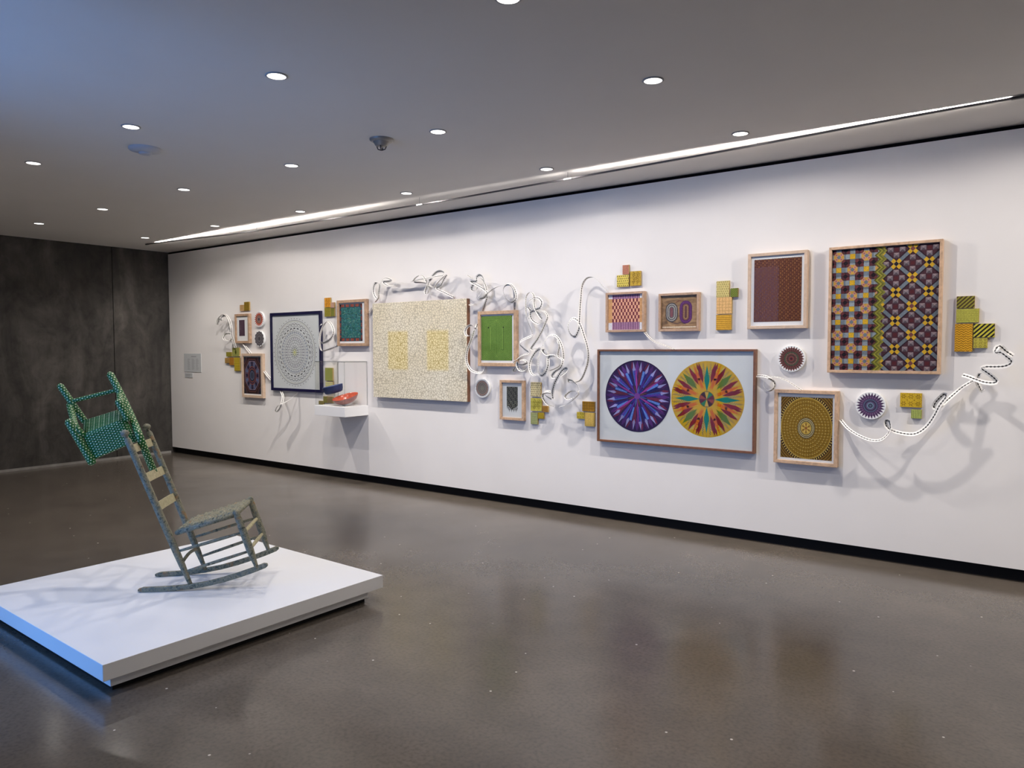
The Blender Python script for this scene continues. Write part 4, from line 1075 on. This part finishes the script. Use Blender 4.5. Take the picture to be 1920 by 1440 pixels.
def p_chev(A, w, h, c, nx=4):
    st = w / nx; nz_ = max(3, round(h / st * 1.6))
    for i in range(nx):
        for j in range(-1, nz_ + 1):
            x, z, s = (i + 0.5) * st, j * h / nz_, h / nz_
            A.poly([(x - st / 2, z), (x, z + s * 0.6), (x, z + s), (x - st / 2, z + s * 0.4)], c, 1)
            A.poly([(x, z + s * 0.6), (x + st / 2, z), (x + st / 2, z + s * 0.4), (x, z + s)], c, 1)
def p_scale(A, w, h, c, nx=7):
    st = w / nx; nz_ = max(3, round(h / st * 1.3))
    for i in range(nx + 1):
        for j in range(nz_):
            A.ring((i + (0 if j % 2 else 0.5)) * st, (j + 0.4) * h / nz_, st * 0.3, st * 0.42, c, 1, 8)
def p_flower(A, w, h, c, nx=3):
    st = w / nx; nz_ = max(2, round(h / st))
    for i in range(nx):
        for j in range(nz_):
            x, z = (i + 0.5) * st, (j + 0.5) * h / nz_
            for k in range(6): A.kite(x, z, k * pi / 3, st * 0.08, st * 0.24, st * 0.44, 0.3, c, 1)
            A.diamond(x + st / 2, z + h / nz_ / 2, st * 0.1, c, 1)
def p_swirl(A, w, h, c, n=0):
    for (x, z) in ((0.3, 0.28), (0.72, 0.3), (0.32, 0.74), (0.75, 0.72), (0.5, 0.5)):
        q = [(x * w + 0.16 * w * (k / 9) * cos(k * 0.9), z * h + 0.2 * h * (k / 9) * sin(k * 0.9)) for k in range(10)]
        A.line(q, 0.004, c, 1)
    p_grid(A, w, h, c, 3)
def p_leaf(A, w, h, c, n=0):
    A.kite(w * 0.5, h * 0.15, pi / 2, 0, h * 0.35, h * 0.75, 0.45, c, 1); p_vlines(A, w, h, srgb(120, 130, 70), 5)

G1, G2, G3, G4, G5, G6, G7, G8, G9, G10 = ('tiles above the small plum print', 'tiles beside the octagon medallion', 'tiles beside the teal print', 'tiles inside the glass case', 'tiles right of the shield print', 'tiles left of the starburst frame', 'tiles above the woven box', 'tiles beside the brown print', 'tiles right of the quilt print', 'tiles below the quilt print')
olive, gold_, lime, tan_ = srgb(150, 128, 36), srgb(198, 160, 52), srgb(176, 180, 84), srgb(198, 160, 110)
T_ = [
 (tan_, p_grid, srgb(150, 120, 60), 'tan gridded tile, left of the pair above the plum print', G1),
 (srgb(146, 118, 34), p_vlines, srgb(120, 98, 26), 'olive gold striped tile, right of the pair above the plum print', G1),
 (srgb(140, 132, 40), p_dots, srgb(104, 98, 30), 'olive green tile, upper left of the five beside the octagon medallion', G2),
 (srgb(154, 152, 80), p_leaf, srgb(92, 104, 28), 'pale green tile with dark leaf beside the octagon medallion', G2),
 (srgb(168, 132, 72), p_grid, srgb(140, 108, 56), 'tan tile, leftmost of the five beside the octagon medallion', G2),
 (srgb(174, 118, 42), p_grid, srgb(150, 98, 34), 'ochre orange tile, middle of the lower row beside the octagon medallion', G2),
 (srgb(188, 164, 44), p_lines, srgb(160, 134, 32), 'tall bright yellow striped tile touching the octagon medallion frame', G2),
 (srgb(212, 146, 40), p_swirl, srgb(180, 116, 28), 'bright orange tile, upper left of the four beside the teal print', G3),
 (srgb(196, 158, 134), p_grid, srgb(180, 142, 118), 'small dusty rose tile beside the teal print', G3),
 (srgb(140, 130, 40), p_dots, srgb(104, 96, 28), 'olive dotted tile, lower left of the four beside the teal print', G3),
 (srgb(122, 122, 50), p_dots, srgb(84, 90, 36), 'dark olive tile, lower right of the four beside the teal print', G3),
 (srgb(162, 168, 76), p_scale, srgb(134, 140, 56), 'lime green tile, topmost inside the glass case', G4),
 (srgb(204, 200, 142), p_grid, srgb(188, 184, 126), 'pale yellow tile half hidden by the blue bowl', G4),
 (srgb(132, 126, 58), p_vlines, srgb(108, 102, 44), 'olive tile, middle of the bottom three inside the glass case', G4),
 (srgb(146, 126, 84), p_dots, srgb(120, 102, 66), 'brownish tile, right of the bottom three inside the glass case', G4),
 (srgb(134, 122, 64), p_dots, srgb(108, 98, 48), 'low olive tile, left of the bottom three inside the glass case', G4),
 (srgb(206, 194, 150), p_tri, srgb(88, 66, 44), 'cream tile with brown triangles right of the shield print', G5),
 (srgb(200, 190, 84), p_swirl, srgb(164, 148, 52), 'yellow flowered tile right of the shield print', G5),
 (srgb(168, 174, 118), p_lines, srgb(136, 146, 88), 'sage green lined tile, lowest right of the shield print', G5),
 (srgb(168, 144, 32), p_dots, srgb(150, 126, 26), 'small mustard tile right of the shield print', G5),
 (srgb(176, 130, 58), p_grid, srgb(146, 102, 42), 'small ochre tile right of the shield print', G5),
 (srgb(168, 122, 32), p_grid, srgb(124, 88, 28), 'dark gold checked tile, topmost left of the starburst frame', G6),
 (srgb(206, 184, 66), p_flower, srgb(160, 134, 40), 'small yellow flowered tile left of the starburst frame', G6),
 (srgb(222, 190, 102), p_vlines, srgb(202, 160, 66), 'tall light yellow striped tile left of the starburst frame', G6),
 (srgb(200, 134, 110), p_grid, srgb(184, 116, 94), 'small salmon pink tile above the woven box', G7),
 (srgb(222, 202, 96), p_tri, srgb(70, 62, 34), 'yellow tile with black triangles above the woven box', G7),
 (srgb(194, 160, 58), p_swirl, srgb(142, 110, 30), 'gold tile with brown swirls above the woven box', G7),
 (srgb(206, 190, 122), p_dots, srgb(150, 134, 68), 'cream yellow tile with drops, topmost beside the brown print', G8),
 (srgb(140, 156, 62), p_diag, srgb(84, 96, 40), 'small green diagonal striped tile beside the brown print', G8),
 (srgb(226, 182, 120), p_grid, srgb(212, 164, 100), 'peach gridded tile, middle of the stack beside the brown print', G8),
 (srgb(214, 164, 56), p_lines, srgb(190, 138, 36), 'golden lined tile, lowest of the stack beside the brown print', G8),
 (srgb(144, 140, 52), p_diag, srgb(92, 72, 40), 'olive tile with brown diagonal bands, topmost right of the quilt', G9),
 (srgb(196, 192, 84), p_scale, srgb(134, 132, 52), 'yellow green scale patterned tile right of the quilt', G9),
 (srgb(216, 164, 40), p_chev, srgb(182, 126, 24), 'tall orange gold chevron tile right of the quilt', G9),
 (srgb(198, 188, 64), p_diag, srgb(38, 36, 28), 'yellow and black diagonal striped tile right of the quilt', G9),
 (srgb(188, 176, 72), p_flower, srgb(110, 100, 42), 'olive flowered tile, lowest right of the quilt', G9),
 (srgb(202, 168, 40), p_flower, srgb(160, 124, 24), 'wide gold flowered tile below the quilt', G10),
 (srgb(178, 190, 104), p_vlines, srgb(146, 160, 76), 'small light green tile below the quilt', G10),
]
edge_mat = flat('tile_edge', srgb(176, 150, 96), 0.7, 0.2)
for (x0, z0, x1, z1), (c, fn, c2, lab, grp) in zip(TILES, T_):
    w, h = x1 - x0, z1 - z0
    t = empty('pattern_tile', (x0, 0, z0), lab, 'tile', grp)
    mb = MB(); mb.box(0, -0.02, 0, w, -0.001, h); mb.build('tile_body', edge_mat, t, bevel=0.001)
    A = ClipArt(-0.0206, 0.0005, 0.0005, w - 0.0005, h - 0.0005); A.rect(0, 0, w, h, c); fn(A, w, h, tuple(q * 0.62 for q in c2)); A.build('printed_face', t)

# ------------------------------------------------------------------ wall text
for (x0, z0, x1, z1), lab, nm in zip(SIGNS, ('square grey text panel near the dark concrete wall', 'small grey caption card below the square text panel'), ('text_panel', 'caption_card')):
    w, h = x1 - x0, z1 - z0
    t = empty(nm, (x0, 0, z0), lab, 'sign')
    mb = MB(); mb.box(0, -0.006, 0, w, -0.001, h); mb.build('board', M['signpaper'], t)
    A = Art(-0.0064)
    g = srgb(150, 152, 156)
    if nm == 'text_panel':
        A.rect(w * 0.42, h * 0.82, w * 0.72, h * 0.86, g)
        for cx_ in (0.2, 0.45, 0.7):
            for k in range(13):
                A.rect(w * cx_, h * (0.7 - 0.048 * k), w * (cx_ + random.uniform(0.1, 0.17)), h * (0.715 - 0.048 * k), g)
    else:
        for k in range(4): A.rect(w * 0.1, h * (0.75 - 0.18 * k), w * random.uniform(0.5, 0.85), h * (0.8 - 0.18 * k), g)
    A.build('print', t)

# ------------------------------------------------------------------ glass case and bowls
X0, X1, DP, S0, S1, TOP = 3.92, 4.465, 0.36, 0.815, 0.932, 1.45
t = empty('display_case', (X0, 0, S0), 'white wall shelf under a clear acrylic box', 'display case')
w = X1 - X0
mb = MB(); mb.box(0, -DP, 0, w, -0.001, S1 - S0); mb.build('shelf', M['white'], t, bevel=0.002)
zz0, zz1 = S1 - S0, TOP - S0
g = 0.012
for nm, bx in (('acrylic_front', (g, -DP + g, zz0, w - g, -DP + g + 0.006, zz1)), ('acrylic_side', (g, -DP + g + 0.006, zz0, g + 0.006, -0.002, zz1)), ('acrylic_side', (w - g - 0.006, -DP + g + 0.006, zz0, w - g, -0.002, zz1)), ('acrylic_top', (g, -DP + g, zz1, w - g, -0.002, zz1 + 0.006))):
    mb = MB(); mb.box(*bx); mb.build(nm, M['acrylic'], t)
for a, c in (((g, -DP + g, zz0), (g, -DP + g, zz1)), ((w - g, -DP + g, zz0), (w - g, -DP + g, zz1)), ((w - g, -0.004, zz0), (w - g, -0.004, zz1)), ((g, -0.004, zz0), (g, -0.004, zz1)),
             ((g, -DP + g, zz1 + 0.004), (w - g, -DP + g, zz1 + 0.004)), ((w - g, -DP + g, zz1 + 0.004), (w - g, -0.004, zz1 + 0.004)), ((g, -DP + g, zz1 + 0.004), (g, -0.004, zz1 + 0.004)), ((g, -0.004, zz1 + 0.004), (w - g, -0.004, zz1 + 0.004))):
    mb = MB(); mb.tube([a, c], 0.0045, 6); mb.build('acrylic_edge', M['edge'], t)

def bowl(name, label, loc, rot, prof_out, mat_out, mat_in, foot=None, extra=None):
    t = empty(name, loc, label, 'bowl')
    t.rotation_euler = rot
    mb = MB(); mb.lathe(prof_out, 40); mb.build('outer_wall', mat_out, t, True)
    inner = [(max(0.0, r - 0.006), z + 0.006 if r < 0.05 else z) for r, z in prof_out]
    inner[-1] = (prof_out[-1][0] - 0.004, prof_out[-1][1])
    mb = MB(); mb.lathe([prof_out[-1]] + inner[::-1], 40); mb.build('inner_wall', mat_in, t, True)
    if foot:
        mb = MB(); mb.lathe(foot, 32); mb.build('foot_ring', M['white'], t, True)
    return t
blue_m = flat('blue_weave', srgb(46, 62, 104), 0.6, 0.3, noise=0.15, scale=60)
red_m = flat('rust_glaze', srgb(186, 84, 58), 0.25, 0.5, noise=0.1, scale=30)
bowl('blue_bowl', 'dark blue shallow bowl propped up tilted inside the glass case', (4.055, -0.17, 1.075), (radians(10), radians(-8), 0), [(0.0, 0.0), (0.085, 0.0), (0.104, 0.008), (0.116, 0.04), (0.124, 0.088)], blue_m, flat('blue_inner', srgb(70, 82, 120), 0.6, 0.3))
bm = MB(); bm.tube([(4.055, -0.16, S1), (4.055, -0.16, 1.08)], 0.004, 8)
tag(bm.build('bowl_stand', M['acrylic'], None, True), 'thin clear rod holding up the blue bowl', 'stand')
bowl('rust_bowl', 'glossy rust red bowl lying tipped on the shelf in the glass case', (4.285, -0.17, S1 + 0.030), (radians(17), radians(-3), 0), [(0.0, 0.0), (0.05, 0.0), (0.085, 0.008), (0.125, 0.032), (0.152, 0.07), (0.156, 0.082)], flat('blue_white_glaze', srgb(168, 118, 112), 0.3, 0.5, noise=0.2, scale=25), red_m, [(0.055, -0.012), (0.06, -0.012), (0.058, 0.004), (0.052, 0.004)])

# ------------------------------------------------------------------ white stitched ribbon
m, nt, bs = new_mat('white_stitched_ribbon')
uvn = N(nt, 'ShaderNodeUVMap', uv_map='UVMap'); sx = N(nt, 'ShaderNodeSeparateXYZ'); nt.links.new(uvn.outputs[0], sx.inputs[0])
dist = math_(nt, 'ABSOLUTE', math_(nt, 'SUBTRACT', sx.outputs[0], 0.5))
fr = math_(nt, 'FRACT', math_(nt, 'MULTIPLY', sx.outputs[1], 46.0))
tri = math_(nt, 'MULTIPLY', math_(nt, 'ABSOLUTE', math_(nt, 'SUBTRACT', fr, 0.5)), 0.26)
ins = math_(nt, 'LESS_THAN', dist, math_(nt, 'SUBTRACT', 0.18, tri))
nt.links.new(mixc(nt, ins, srgb(230, 228, 224), srgb(18, 17, 19)), bs.inputs['Base Color'])
bs.inputs['Roughness'].default_value = 0.6
M['ribbon'] = m

def catmull(P, step=0.012):
    P = [Vector(q) for q in P]
    P = [P[0] * 2 - P[1]] + P + [P[-1] * 2 - P[-2]]
    out = []
    for i in range(1, len(P) - 2):
        p0, p1, p2, p3 = P[i - 1:i + 3]
        n = max(2, int((p2 - p1).length / step))
        for k in range(n):
            u = k / n
            out.append(0.5 * ((2 * p1) + (p2 - p0) * u + (2 * p0 - 5 * p1 + 4 * p2 - p3) * u * u + (3 * p1 - p0 - 3 * p2 + p3) * u ** 3))
    out.append(P[-2])
    return out

def ribbon(key, label, base=0.55, amp=0.45, freq=5.0, width=0.031, th=0.0012):
    pts = [Vector(q) for q in catmull(RIBBONS[key])]
    for q in pts: q.y = min(q.y, -0.012)
    s = [0.0]
    for a, c in zip(pts, pts[1:]): s.append(s[-1] + (c - a).length)
    Y = Vector((0, -1, 0))
    mb = MB()
    sec = []
    prev = None
    for i, q in enumerate(pts):
        T = (pts[min(i + 1, len(pts) - 1)] - pts[max(i - 1, 0)]).normalized()
        yp = Y - T * Y.dot(T)
        if yp.length < 0.15: yp = (prev or Vector((0, -0.7, 0.7))) - T * (prev or Vector((0, -0.7, 0.7))).dot(T)
        yp.normalize()
        B = T.cross(yp)
        phi = base + amp * sin(freq * s[i] + len(key))
        Wd = (yp * cos(phi) + B * sin(phi)).normalized()
        if prev is not None and Wd.dot(prev) < -0.3: Wd = -Wd
        prev = Wd
        Nn = T.cross(Wd)
        hw = width / 2
        back = min(hw * abs(Wd.y), abs(q.y) - 0.004)
        sh = Vector((0, -(hw * abs(Wd.y) - back), 0))
        n = len(mb.v)
        for a, c in ((-1, -1), (1, -1), (1, 1), (-1, 1)):
            mb.v.append(tuple(q + sh + Wd * hw * a + Nn * th / 2 * c))
        sec.append(n)
    for i, (a, c) in enumerate(zip(sec, sec[1:])):
        for k, (u0, u1) in enumerate(((0, 1), (1, 1), (1, 0), (0, 0))):
            j = (k + 1) % 4
            mb.f.append((a + k, a + j, c + j, c + k)); mb.c.append(None)
            mb.uv.append([(u0, s[i]), (u1, s[i]), (u1, s[i + 1]), (u0, s[i + 1])])
    mb.f += [tuple(sec[0] + k for k in (3, 2, 1, 0)), tuple(sec[-1] + k for k in range(4))]; mb.c += [None, None]; mb.uv += [None, None]
    o = mb.build('stitched_ribbon', M['ribbon'], None, False)
    return tag(o, label, 'ribbon', 'white stitched ribbon across the wall')

for k, lab in (
    ('end_curl', 'white ribbon end curling left of the small plum print'),
    ('side_loop', 'white ribbon loop tucked behind left edge of the plum print frame'),
    ('diag_a', 'short straight white ribbon between plum print and octagon medallion frames'),
    ('diag_b', 'short straight white ribbon between octagon medallion and navy frames'),
    ('under_navy', 'white ribbon loop hanging below the navy frame'),
    ('tall_loop', 'tall white ribbon loop between navy frame and teal print'),
    ('teal_link', 'short white ribbon between teal print and cream painting'),
    ('over_canvas', 'long white ribbon looping along the top of the cream painting'),
    ('knot', 'white ribbon strand dropping behind the green print top edge'),
    ('knot_b', 'white ribbon knot and arch above the green print'),
    ('knot_curl', 'tiny white ribbon curl under the knot above the green print'),
    ('side_drop', 'white ribbon loop between cream painting and green print'),
    ('zigzag', 'white ribbon knot zigzagging down right of the green print'),
    ('small_curls', 'white ribbon curls at lower right corner of the green print'),
    ('big_loops', 'large white ribbon loops right of the green print'),
    ('lower_loops', 'white ribbon loops hanging in the middle of the tangle'),
    ('left_coil', 'small white ribbon coil at lower left of the tangle'),
    ('right_coil', 'white ribbon coil at lower right of the tangle'),
    ('arch', 'tall arching white ribbon rising to the woven box'),
    ('short_link', 'short white ribbon between woven box and starburst frame'),
    ('gold_link', 'white ribbon curl between starburst frame and gold mandala')):
    ribbon(k, lab, 0.55, 0.4, 4.0)
ribbon('swag', 'white ribbon swag drooping right of the gold mandala', 0.9, 0.35, 3.5, 0.03)
ribbon('tail', 'short white ribbon crossing strand at the knot below the quilt tiles', 1.1, 0.3, 3.0, 0.03)
ribbon('tail_b', 'zigzag white ribbon end at far right of the wall', 1.1, 0.35, 3.0, 0.031)

# ------------------------------------------------------------------ plinth
PL = empty('display_plinth', (6.785, -3.63, 0.0), 'low square white plinth carrying the stacked chairs', 'plinth', rz=radians(-1.2))
mb = MB(); mb.box(-0.85, -0.853, 0.08, 0.85, 0.853, 0.16); mb.build('plinth_top', M['white'], PL, bevel=0.002)
mb = MB(); mb.box(-0.80, -0.80, 0.025, 0.80, 0.77, 0.08); mb.build('plinth_base', M['white'], PL, bevel=0.002)
mb = MB(); mb.box(-0.785, -0.785, 0.0, 0.785, 0.755, 0.025); mb.build('plinth_foot', M['black'], PL)

# ------------------------------------------------------------------ rocking chair, local axes: x forward, y across (far side +), z up from the plinth
m, nt, bs = new_mat('verdigris_paint')
tc = N(nt, 'ShaderNodeTexCoord')
nz = N(nt, 'ShaderNodeTexNoise', i_Scale=52.0, i_Detail=5.0, i_Distortion=0.8, i_Roughness=0.65); nt.links.new(tc.outputs['Object'], nz.inputs['Vector'])
r1 = ramp(nt, nz.outputs['Fac'], [(0.32, srgb(50, 54, 47)), (0.43, srgb(98, 103, 88)), (0.51, srgb(148, 141, 115)), (0.58, srgb(98, 105, 97)), (0.68, srgb(178, 167, 138))])
n2 = N(nt, 'ShaderNodeTexNoise', i_Scale=22.0, i_Detail=3.0); nt.links.new(tc.outputs['Object'], n2.inputs['Vector'])
r2 = ramp(nt, n2.outputs['Fac'], [(0.60, (0, 0, 0)), (0.70, (0.75, 0.75, 0.75))])
n3 = N(nt, 'ShaderNodeTexNoise', i_Scale=30.0, i_Detail=3.0); mp = N(nt, 'ShaderNodeMapping'); mp.inputs['Location'].default_value = (3, 1, 7)
nt.links.new(tc.outputs['Object'], mp.inputs[0]); nt.links.new(mp.outputs[0], n3.inputs['Vector'])
r3_ = ramp(nt, n3.outputs['Fac'], [(0.60, (0, 0, 0)), (0.68, (0.7, 0.7, 0.7))])
c = mixc(nt, r2.outputs[0], r1.outputs[0], srgb(150, 112, 70)); c = mixc(nt, r3_.outputs[0], c, srgb(76, 90, 90))
nt.links.new(c, bs.inputs['Base Color']); bs.inputs['Roughness'].default_value = 0.7
bp = N(nt, 'ShaderNodeBump'); bp.inputs['Strength'].default_value = 0.4; bp.inputs['Distance'].default_value = 0.003
nt.links.new(nz.outputs['Fac'], bp.inputs['Height']); nt.links.new(bp.outputs[0], bs.inputs['Normal'])
M['verdigris'] = m
M['slat'] = flat('pale_slat_paint', srgb(172, 164, 132), 0.75, 0.2, noise=0.18, scale=60)

CH = (6.6217, -3.7846, 0.16)
YAW = 0.7772
rc = empty('rocking_chair', CH, 'weathered grey green rocking chair tipped back on the white plinth', 'rocking chair', rz=YAW)
def lerp(a, c, u): return tuple(p + (q - p) * u for p, q in zip(a, c))
WR, WT, WF = 0.165, 0.182, 0.197
for s in (-1, 1):
    # rear post with finial
    f_, tp = (0.302, s * 0.160, 0.030), (-0.030, s * WT, 0.925)
    mb = MB()
    us = [0.0, 0.06, 0.14, 0.24, 0.34, 0.6, 0.9, 0.985, 1.0]
    rr = [0.012, 0.014, 0.0185, 0.0205, 0.021, 0.020, 0.019, 0.0185, 0.012]
    mb.tube([lerp(f_, tp, u) for u in us], rr, 16)
    po = mb.build('rear_post', M['verdigris'], rc, True)
    mb = MB()
    d = Vector(tp) - Vector(f_); d.normalize(); q = Vector(tp)
    mb.tube([tuple(q + d * k) for k in (-0.004, 0.006, 0.012, 0.018, 0.026, 0.036, 0.044, 0.049, 0.051)], [0.009, 0.010, 0.014, 0.021, 0.0245, 0.0225, 0.016, 0.008, 0.001], 16)
    mb.build('finial', M['verdigris'], po, True)
    # front post
    f2, t2 = (0.690, s * 0.190, 0.128), (0.578, s * WF, 0.470)
    mb = MB()
    mb.tube([lerp(f2, t2, u) for u in (0, 0.08, 0.2, 0.35, 0.55, 0.8, 0.93, 0.98, 1.0, 1.03, 1.05)], [0.012, 0.013, 0.018, 0.0225, 0.022, 0.0205, 0.020, 0.019, 0.021, 0.016, 0.002], 16)
    mb.build('front_post', M['verdigris'], rc, True)
    # rocker: curved runner
    path = [(0.0, 0.0), (0.03, 0.0), (0.12, 0.0005), (0.22, 0.004), (0.30, 0.011), (0.40, 0.026), (0.50, 0.048), (0.60, 0.077), (0.68, 0.104), (0.74, 0.127), (0.755, 0.134)]
    mb = MB(); st = []
    for i, (a, z) in enumerate(path):
        u = a / 0.755
        yy = s * (0.150 + 0.040 * u)
        hh = 0.030 if 0 < i < len(path) - 1 else 0.014
        zo = 0.0 if 0 < i < len(path) - 1 else 0.006
        n = len(mb.v)
        dx = -0.3 * (a > 0.45)
        mb.v += [(a, yy - 0.011, z + zo), (a, yy + 0.011, z + zo), (a + dx * hh, yy + 0.011, z + zo + hh), (a + dx * hh, yy - 0.011, z + zo + hh)]
        st.append(n)
    for a, c in zip(st, st[1:]):
        for k in range(4):
            j = (k + 1) % 4
            mb.f.append((a + k, a + j, c + j, c + k)); mb.c.append(None); mb.uv.append(None)
    mb.f += [tuple(st[0] + k for k in (3, 2, 1, 0)), tuple(st[-1] + k for k in range(4))]; mb.c += [None] * 2; mb.uv += [None] * 2
    mb.build('rocker', M['verdigris'], rc, bevel=0.004)
    # side stretchers
    def rp(b): return lerp(f_, tp, (b - 0.030) / (0.925 - 0.030))
    def fp(b): return lerp(f2, t2, (b - 0.128) / (0.470 - 0.128))
    for b0, b1 in ((0.238, 0.349), (0.115, 0.235)):
        a, c = rp(b0), fp(b1)
        mb = MB(); mb.tube([lerp(a, c, u) for u in (0, 0.2, 0.5, 0.8, 1)], [0.007, 0.009, 0.010, 0.009, 0.007], 12)
        mb.build('side_stretcher', M['verdigris'], rc, True)
R_L, R_R = [((0.302, s * 0.160, 0.030), (-0.030, s * WT, 0.925)) for s in (-1, 1)]
F_L, F_R = [((0.690, s * 0.190, 0.128), (0.578, s * WF, 0.470)) for s in (-1, 1)]
for b1, rad in ((0.345, 0.0115), (0.245, 0.0105)):
    u = (b1 - 0.128) / (0.470 - 0.128)
    a, c = lerp(*F_L, u), lerp(*F_R, u)
    mb = MB(); mb.tube([lerp(a, c, k) for k in (0, 0.2, 0.5, 0.8, 1)], [rad * 0.8, rad, rad * 1.1, rad, rad * 0.8], 12); mb.build('front_stretcher', M['slat'], rc, True)
u = (0.165 - 0.03) / 0.895
a, c = lerp(*R_L, u), lerp(*R_R, u)
mb = MB(); mb.tube([(lerp(a, c, k)[0], lerp(a, c, k)[1], lerp(a, c, k)[2] + 0.02 * sin(pi * k)) for k in (0, 0.2, 0.4, 0.6, 0.8, 1)], 0.010, 12); mb.build('rear_stretcher', M['verdigris'], rc, True)
# back slats, slightly bowed, 50 mm tall along the posts
ax = (Vector(R_L[1]) - Vector(R_L[0])).normalized()
for bz, hh in ((0.507, 0.054), (0.680, 0.056), (0.858, 0.050)):
    u = (bz - 0.03) / 0.895
    a, c = Vector(lerp(*R_L, u)), Vector(lerp(*R_R, u))
    up = Vector((ax.x, 0, ax.z)).normalized(); fw = Vector((up.z, 0, -up.x))
    mb = MB(); st = []
    for k in range(9):
        v_ = k / 8
        q = a.lerp(c, v_) - fw * 0.012 * sin(pi * v_)
        n = len(mb.v)
        mb.v += [tuple(q + fw * e + up * g_) for e, g_ in ((0.004, -hh / 2), (0.004, hh / 2), (-0.004, hh / 2), (-0.004, -hh / 2))]
        st.append(n)
    for i_, j_ in zip(st, st[1:]):
        for k in range(4):
            mb.f.append((i_ + k, j_ + k, j_ + (k + 1) % 4, i_ + (k + 1) % 4)); mb.c.append(None); mb.uv.append(None)
    mb.build('back_slat', M['slat'], rc, bevel=0.0015)
# woven seat: padded strands along a sloping trapezoid
S = [(0.232, -0.165, 0.352), (0.232, 0.165, 0.352), (0.575, 0.197, 0.458), (0.575, -0.197, 0.458)]
mb = MB()
rim = [S[0], S[1], S[2], S[3]]
for a, c in zip(rim, rim[1:] + rim[:1]): mb.tube([a, c], 0.015, 10)
mb.build('seat_rail', M['verdigris'], rc, True)
seat = MB()
ns = 15
for k in range(ns):
    u = (k + 0.5) / ns
    a, c = Vector(lerp(S[0], S[3], u)), Vector(lerp(S[1], S[2], u))
    seat.tube([tuple(a.lerp(c, q) + Vector((0, 0, 0.010 + (0.003 if (k + int(q * 8)) % 2 else -0.003)))) for q in (0, 0.125, 0.25, 0.375, 0.5, 0.625, 0.75, 0.875, 1)], 0.0125, 8)
o = seat.build('woven_seat', M['verdigris'], rc, True)

# ------------------------------------------------------------------ green polka-dot child's chair hooked on the rocker's back
m, nt, bs = new_mat('green_polka_cloth')
uvn = N(nt, 'ShaderNodeUVMap', uv_map='UVMap'); sx = N(nt, 'ShaderNodeSeparateXYZ'); nt.links.new(uvn.outputs[0], sx.inputs[0])
PIT = 0.019
vr = math_(nt, 'DIVIDE', sx.outputs[1], PIT * 0.8); row = math_(nt, 'FLOOR', vr)
off = math_(nt, 'MULTIPLY', math_(nt, 'MODULO', math_(nt, 'ABSOLUTE', row), 2.0), 0.5)
ur = math_(nt, 'ADD', math_(nt, 'DIVIDE', sx.outputs[0], PIT), off)
du = math_(nt, 'SUBTRACT', math_(nt, 'FRACT', ur), 0.5); dv = math_(nt, 'SUBTRACT', math_(nt, 'FRACT', vr), 0.5)
d2 = math_(nt, 'SQRT', math_(nt, 'ADD', math_(nt, 'MULTIPLY', du, du), math_(nt, 'MULTIPLY', dv, dv)))
dot = math_(nt, 'LESS_THAN', d2, 0.215)
nt.links.new(mixc(nt, dot, srgb(14, 90, 28), srgb(228, 230, 190)), bs.inputs['Base Color'])
bs.inputs['Roughness'].default_value = 0.45
M['polka'] = m
gc = empty('child_chair', CH, 'small green polka dot chair hooked over the top of the rocking chair', 'chair', rz=YAW)
def gt(name, key, rad, cap=True):
    pts = [tuple(q) for q in catmull(GREEN[key], 0.02)]
    n = len(pts)
    rs = [rad] * n
    a0 = Vector(pts[0]) - (Vector(pts[1]) - Vector(pts[0])).normalized() * rad * 0.7
    a1 = Vector(pts[-1]) + (Vector(pts[-1]) - Vector(pts[-2])).normalized() * rad * 0.5
    mb = MB(); mb.tube([tuple(a0)] + pts + [tuple(a1)], [rad * 0.45] + rs + [rad * 0.6], 16)
    return mb.build(name, M['polka'], gc, True)
gt('back_post', 'post_left', 0.020)
gt('back_post', 'post_right', 0.0215)
gt('back_rung', 'rung', 0.013)
gt('armrest', 'arm_left', 0.019)
gt('armrest', 'arm_right', 0.018)
gt('front_leg', 'leg_left', 0.024)
gt('front_leg', 'stub', 0.022)
def strands(name, quad, n, rad, bow=0.0):
    mb = MB()
    for k in range(n):
        u = (k + 0.5) / n
        a, c = Vector(lerp(quad[0], quad[3], u)), Vector(lerp(quad[1], quad[2], u))
        mb.tube([tuple(a.lerp(c, q / 6)) for q in range(7)], rad, 8)
    return mb.build(name, M['polka'], gc, True)
strands('woven_seat', GREEN['seat'], 9, 0.0135)
strands('woven_apron', GREEN['apron'], 9, 0.0125)
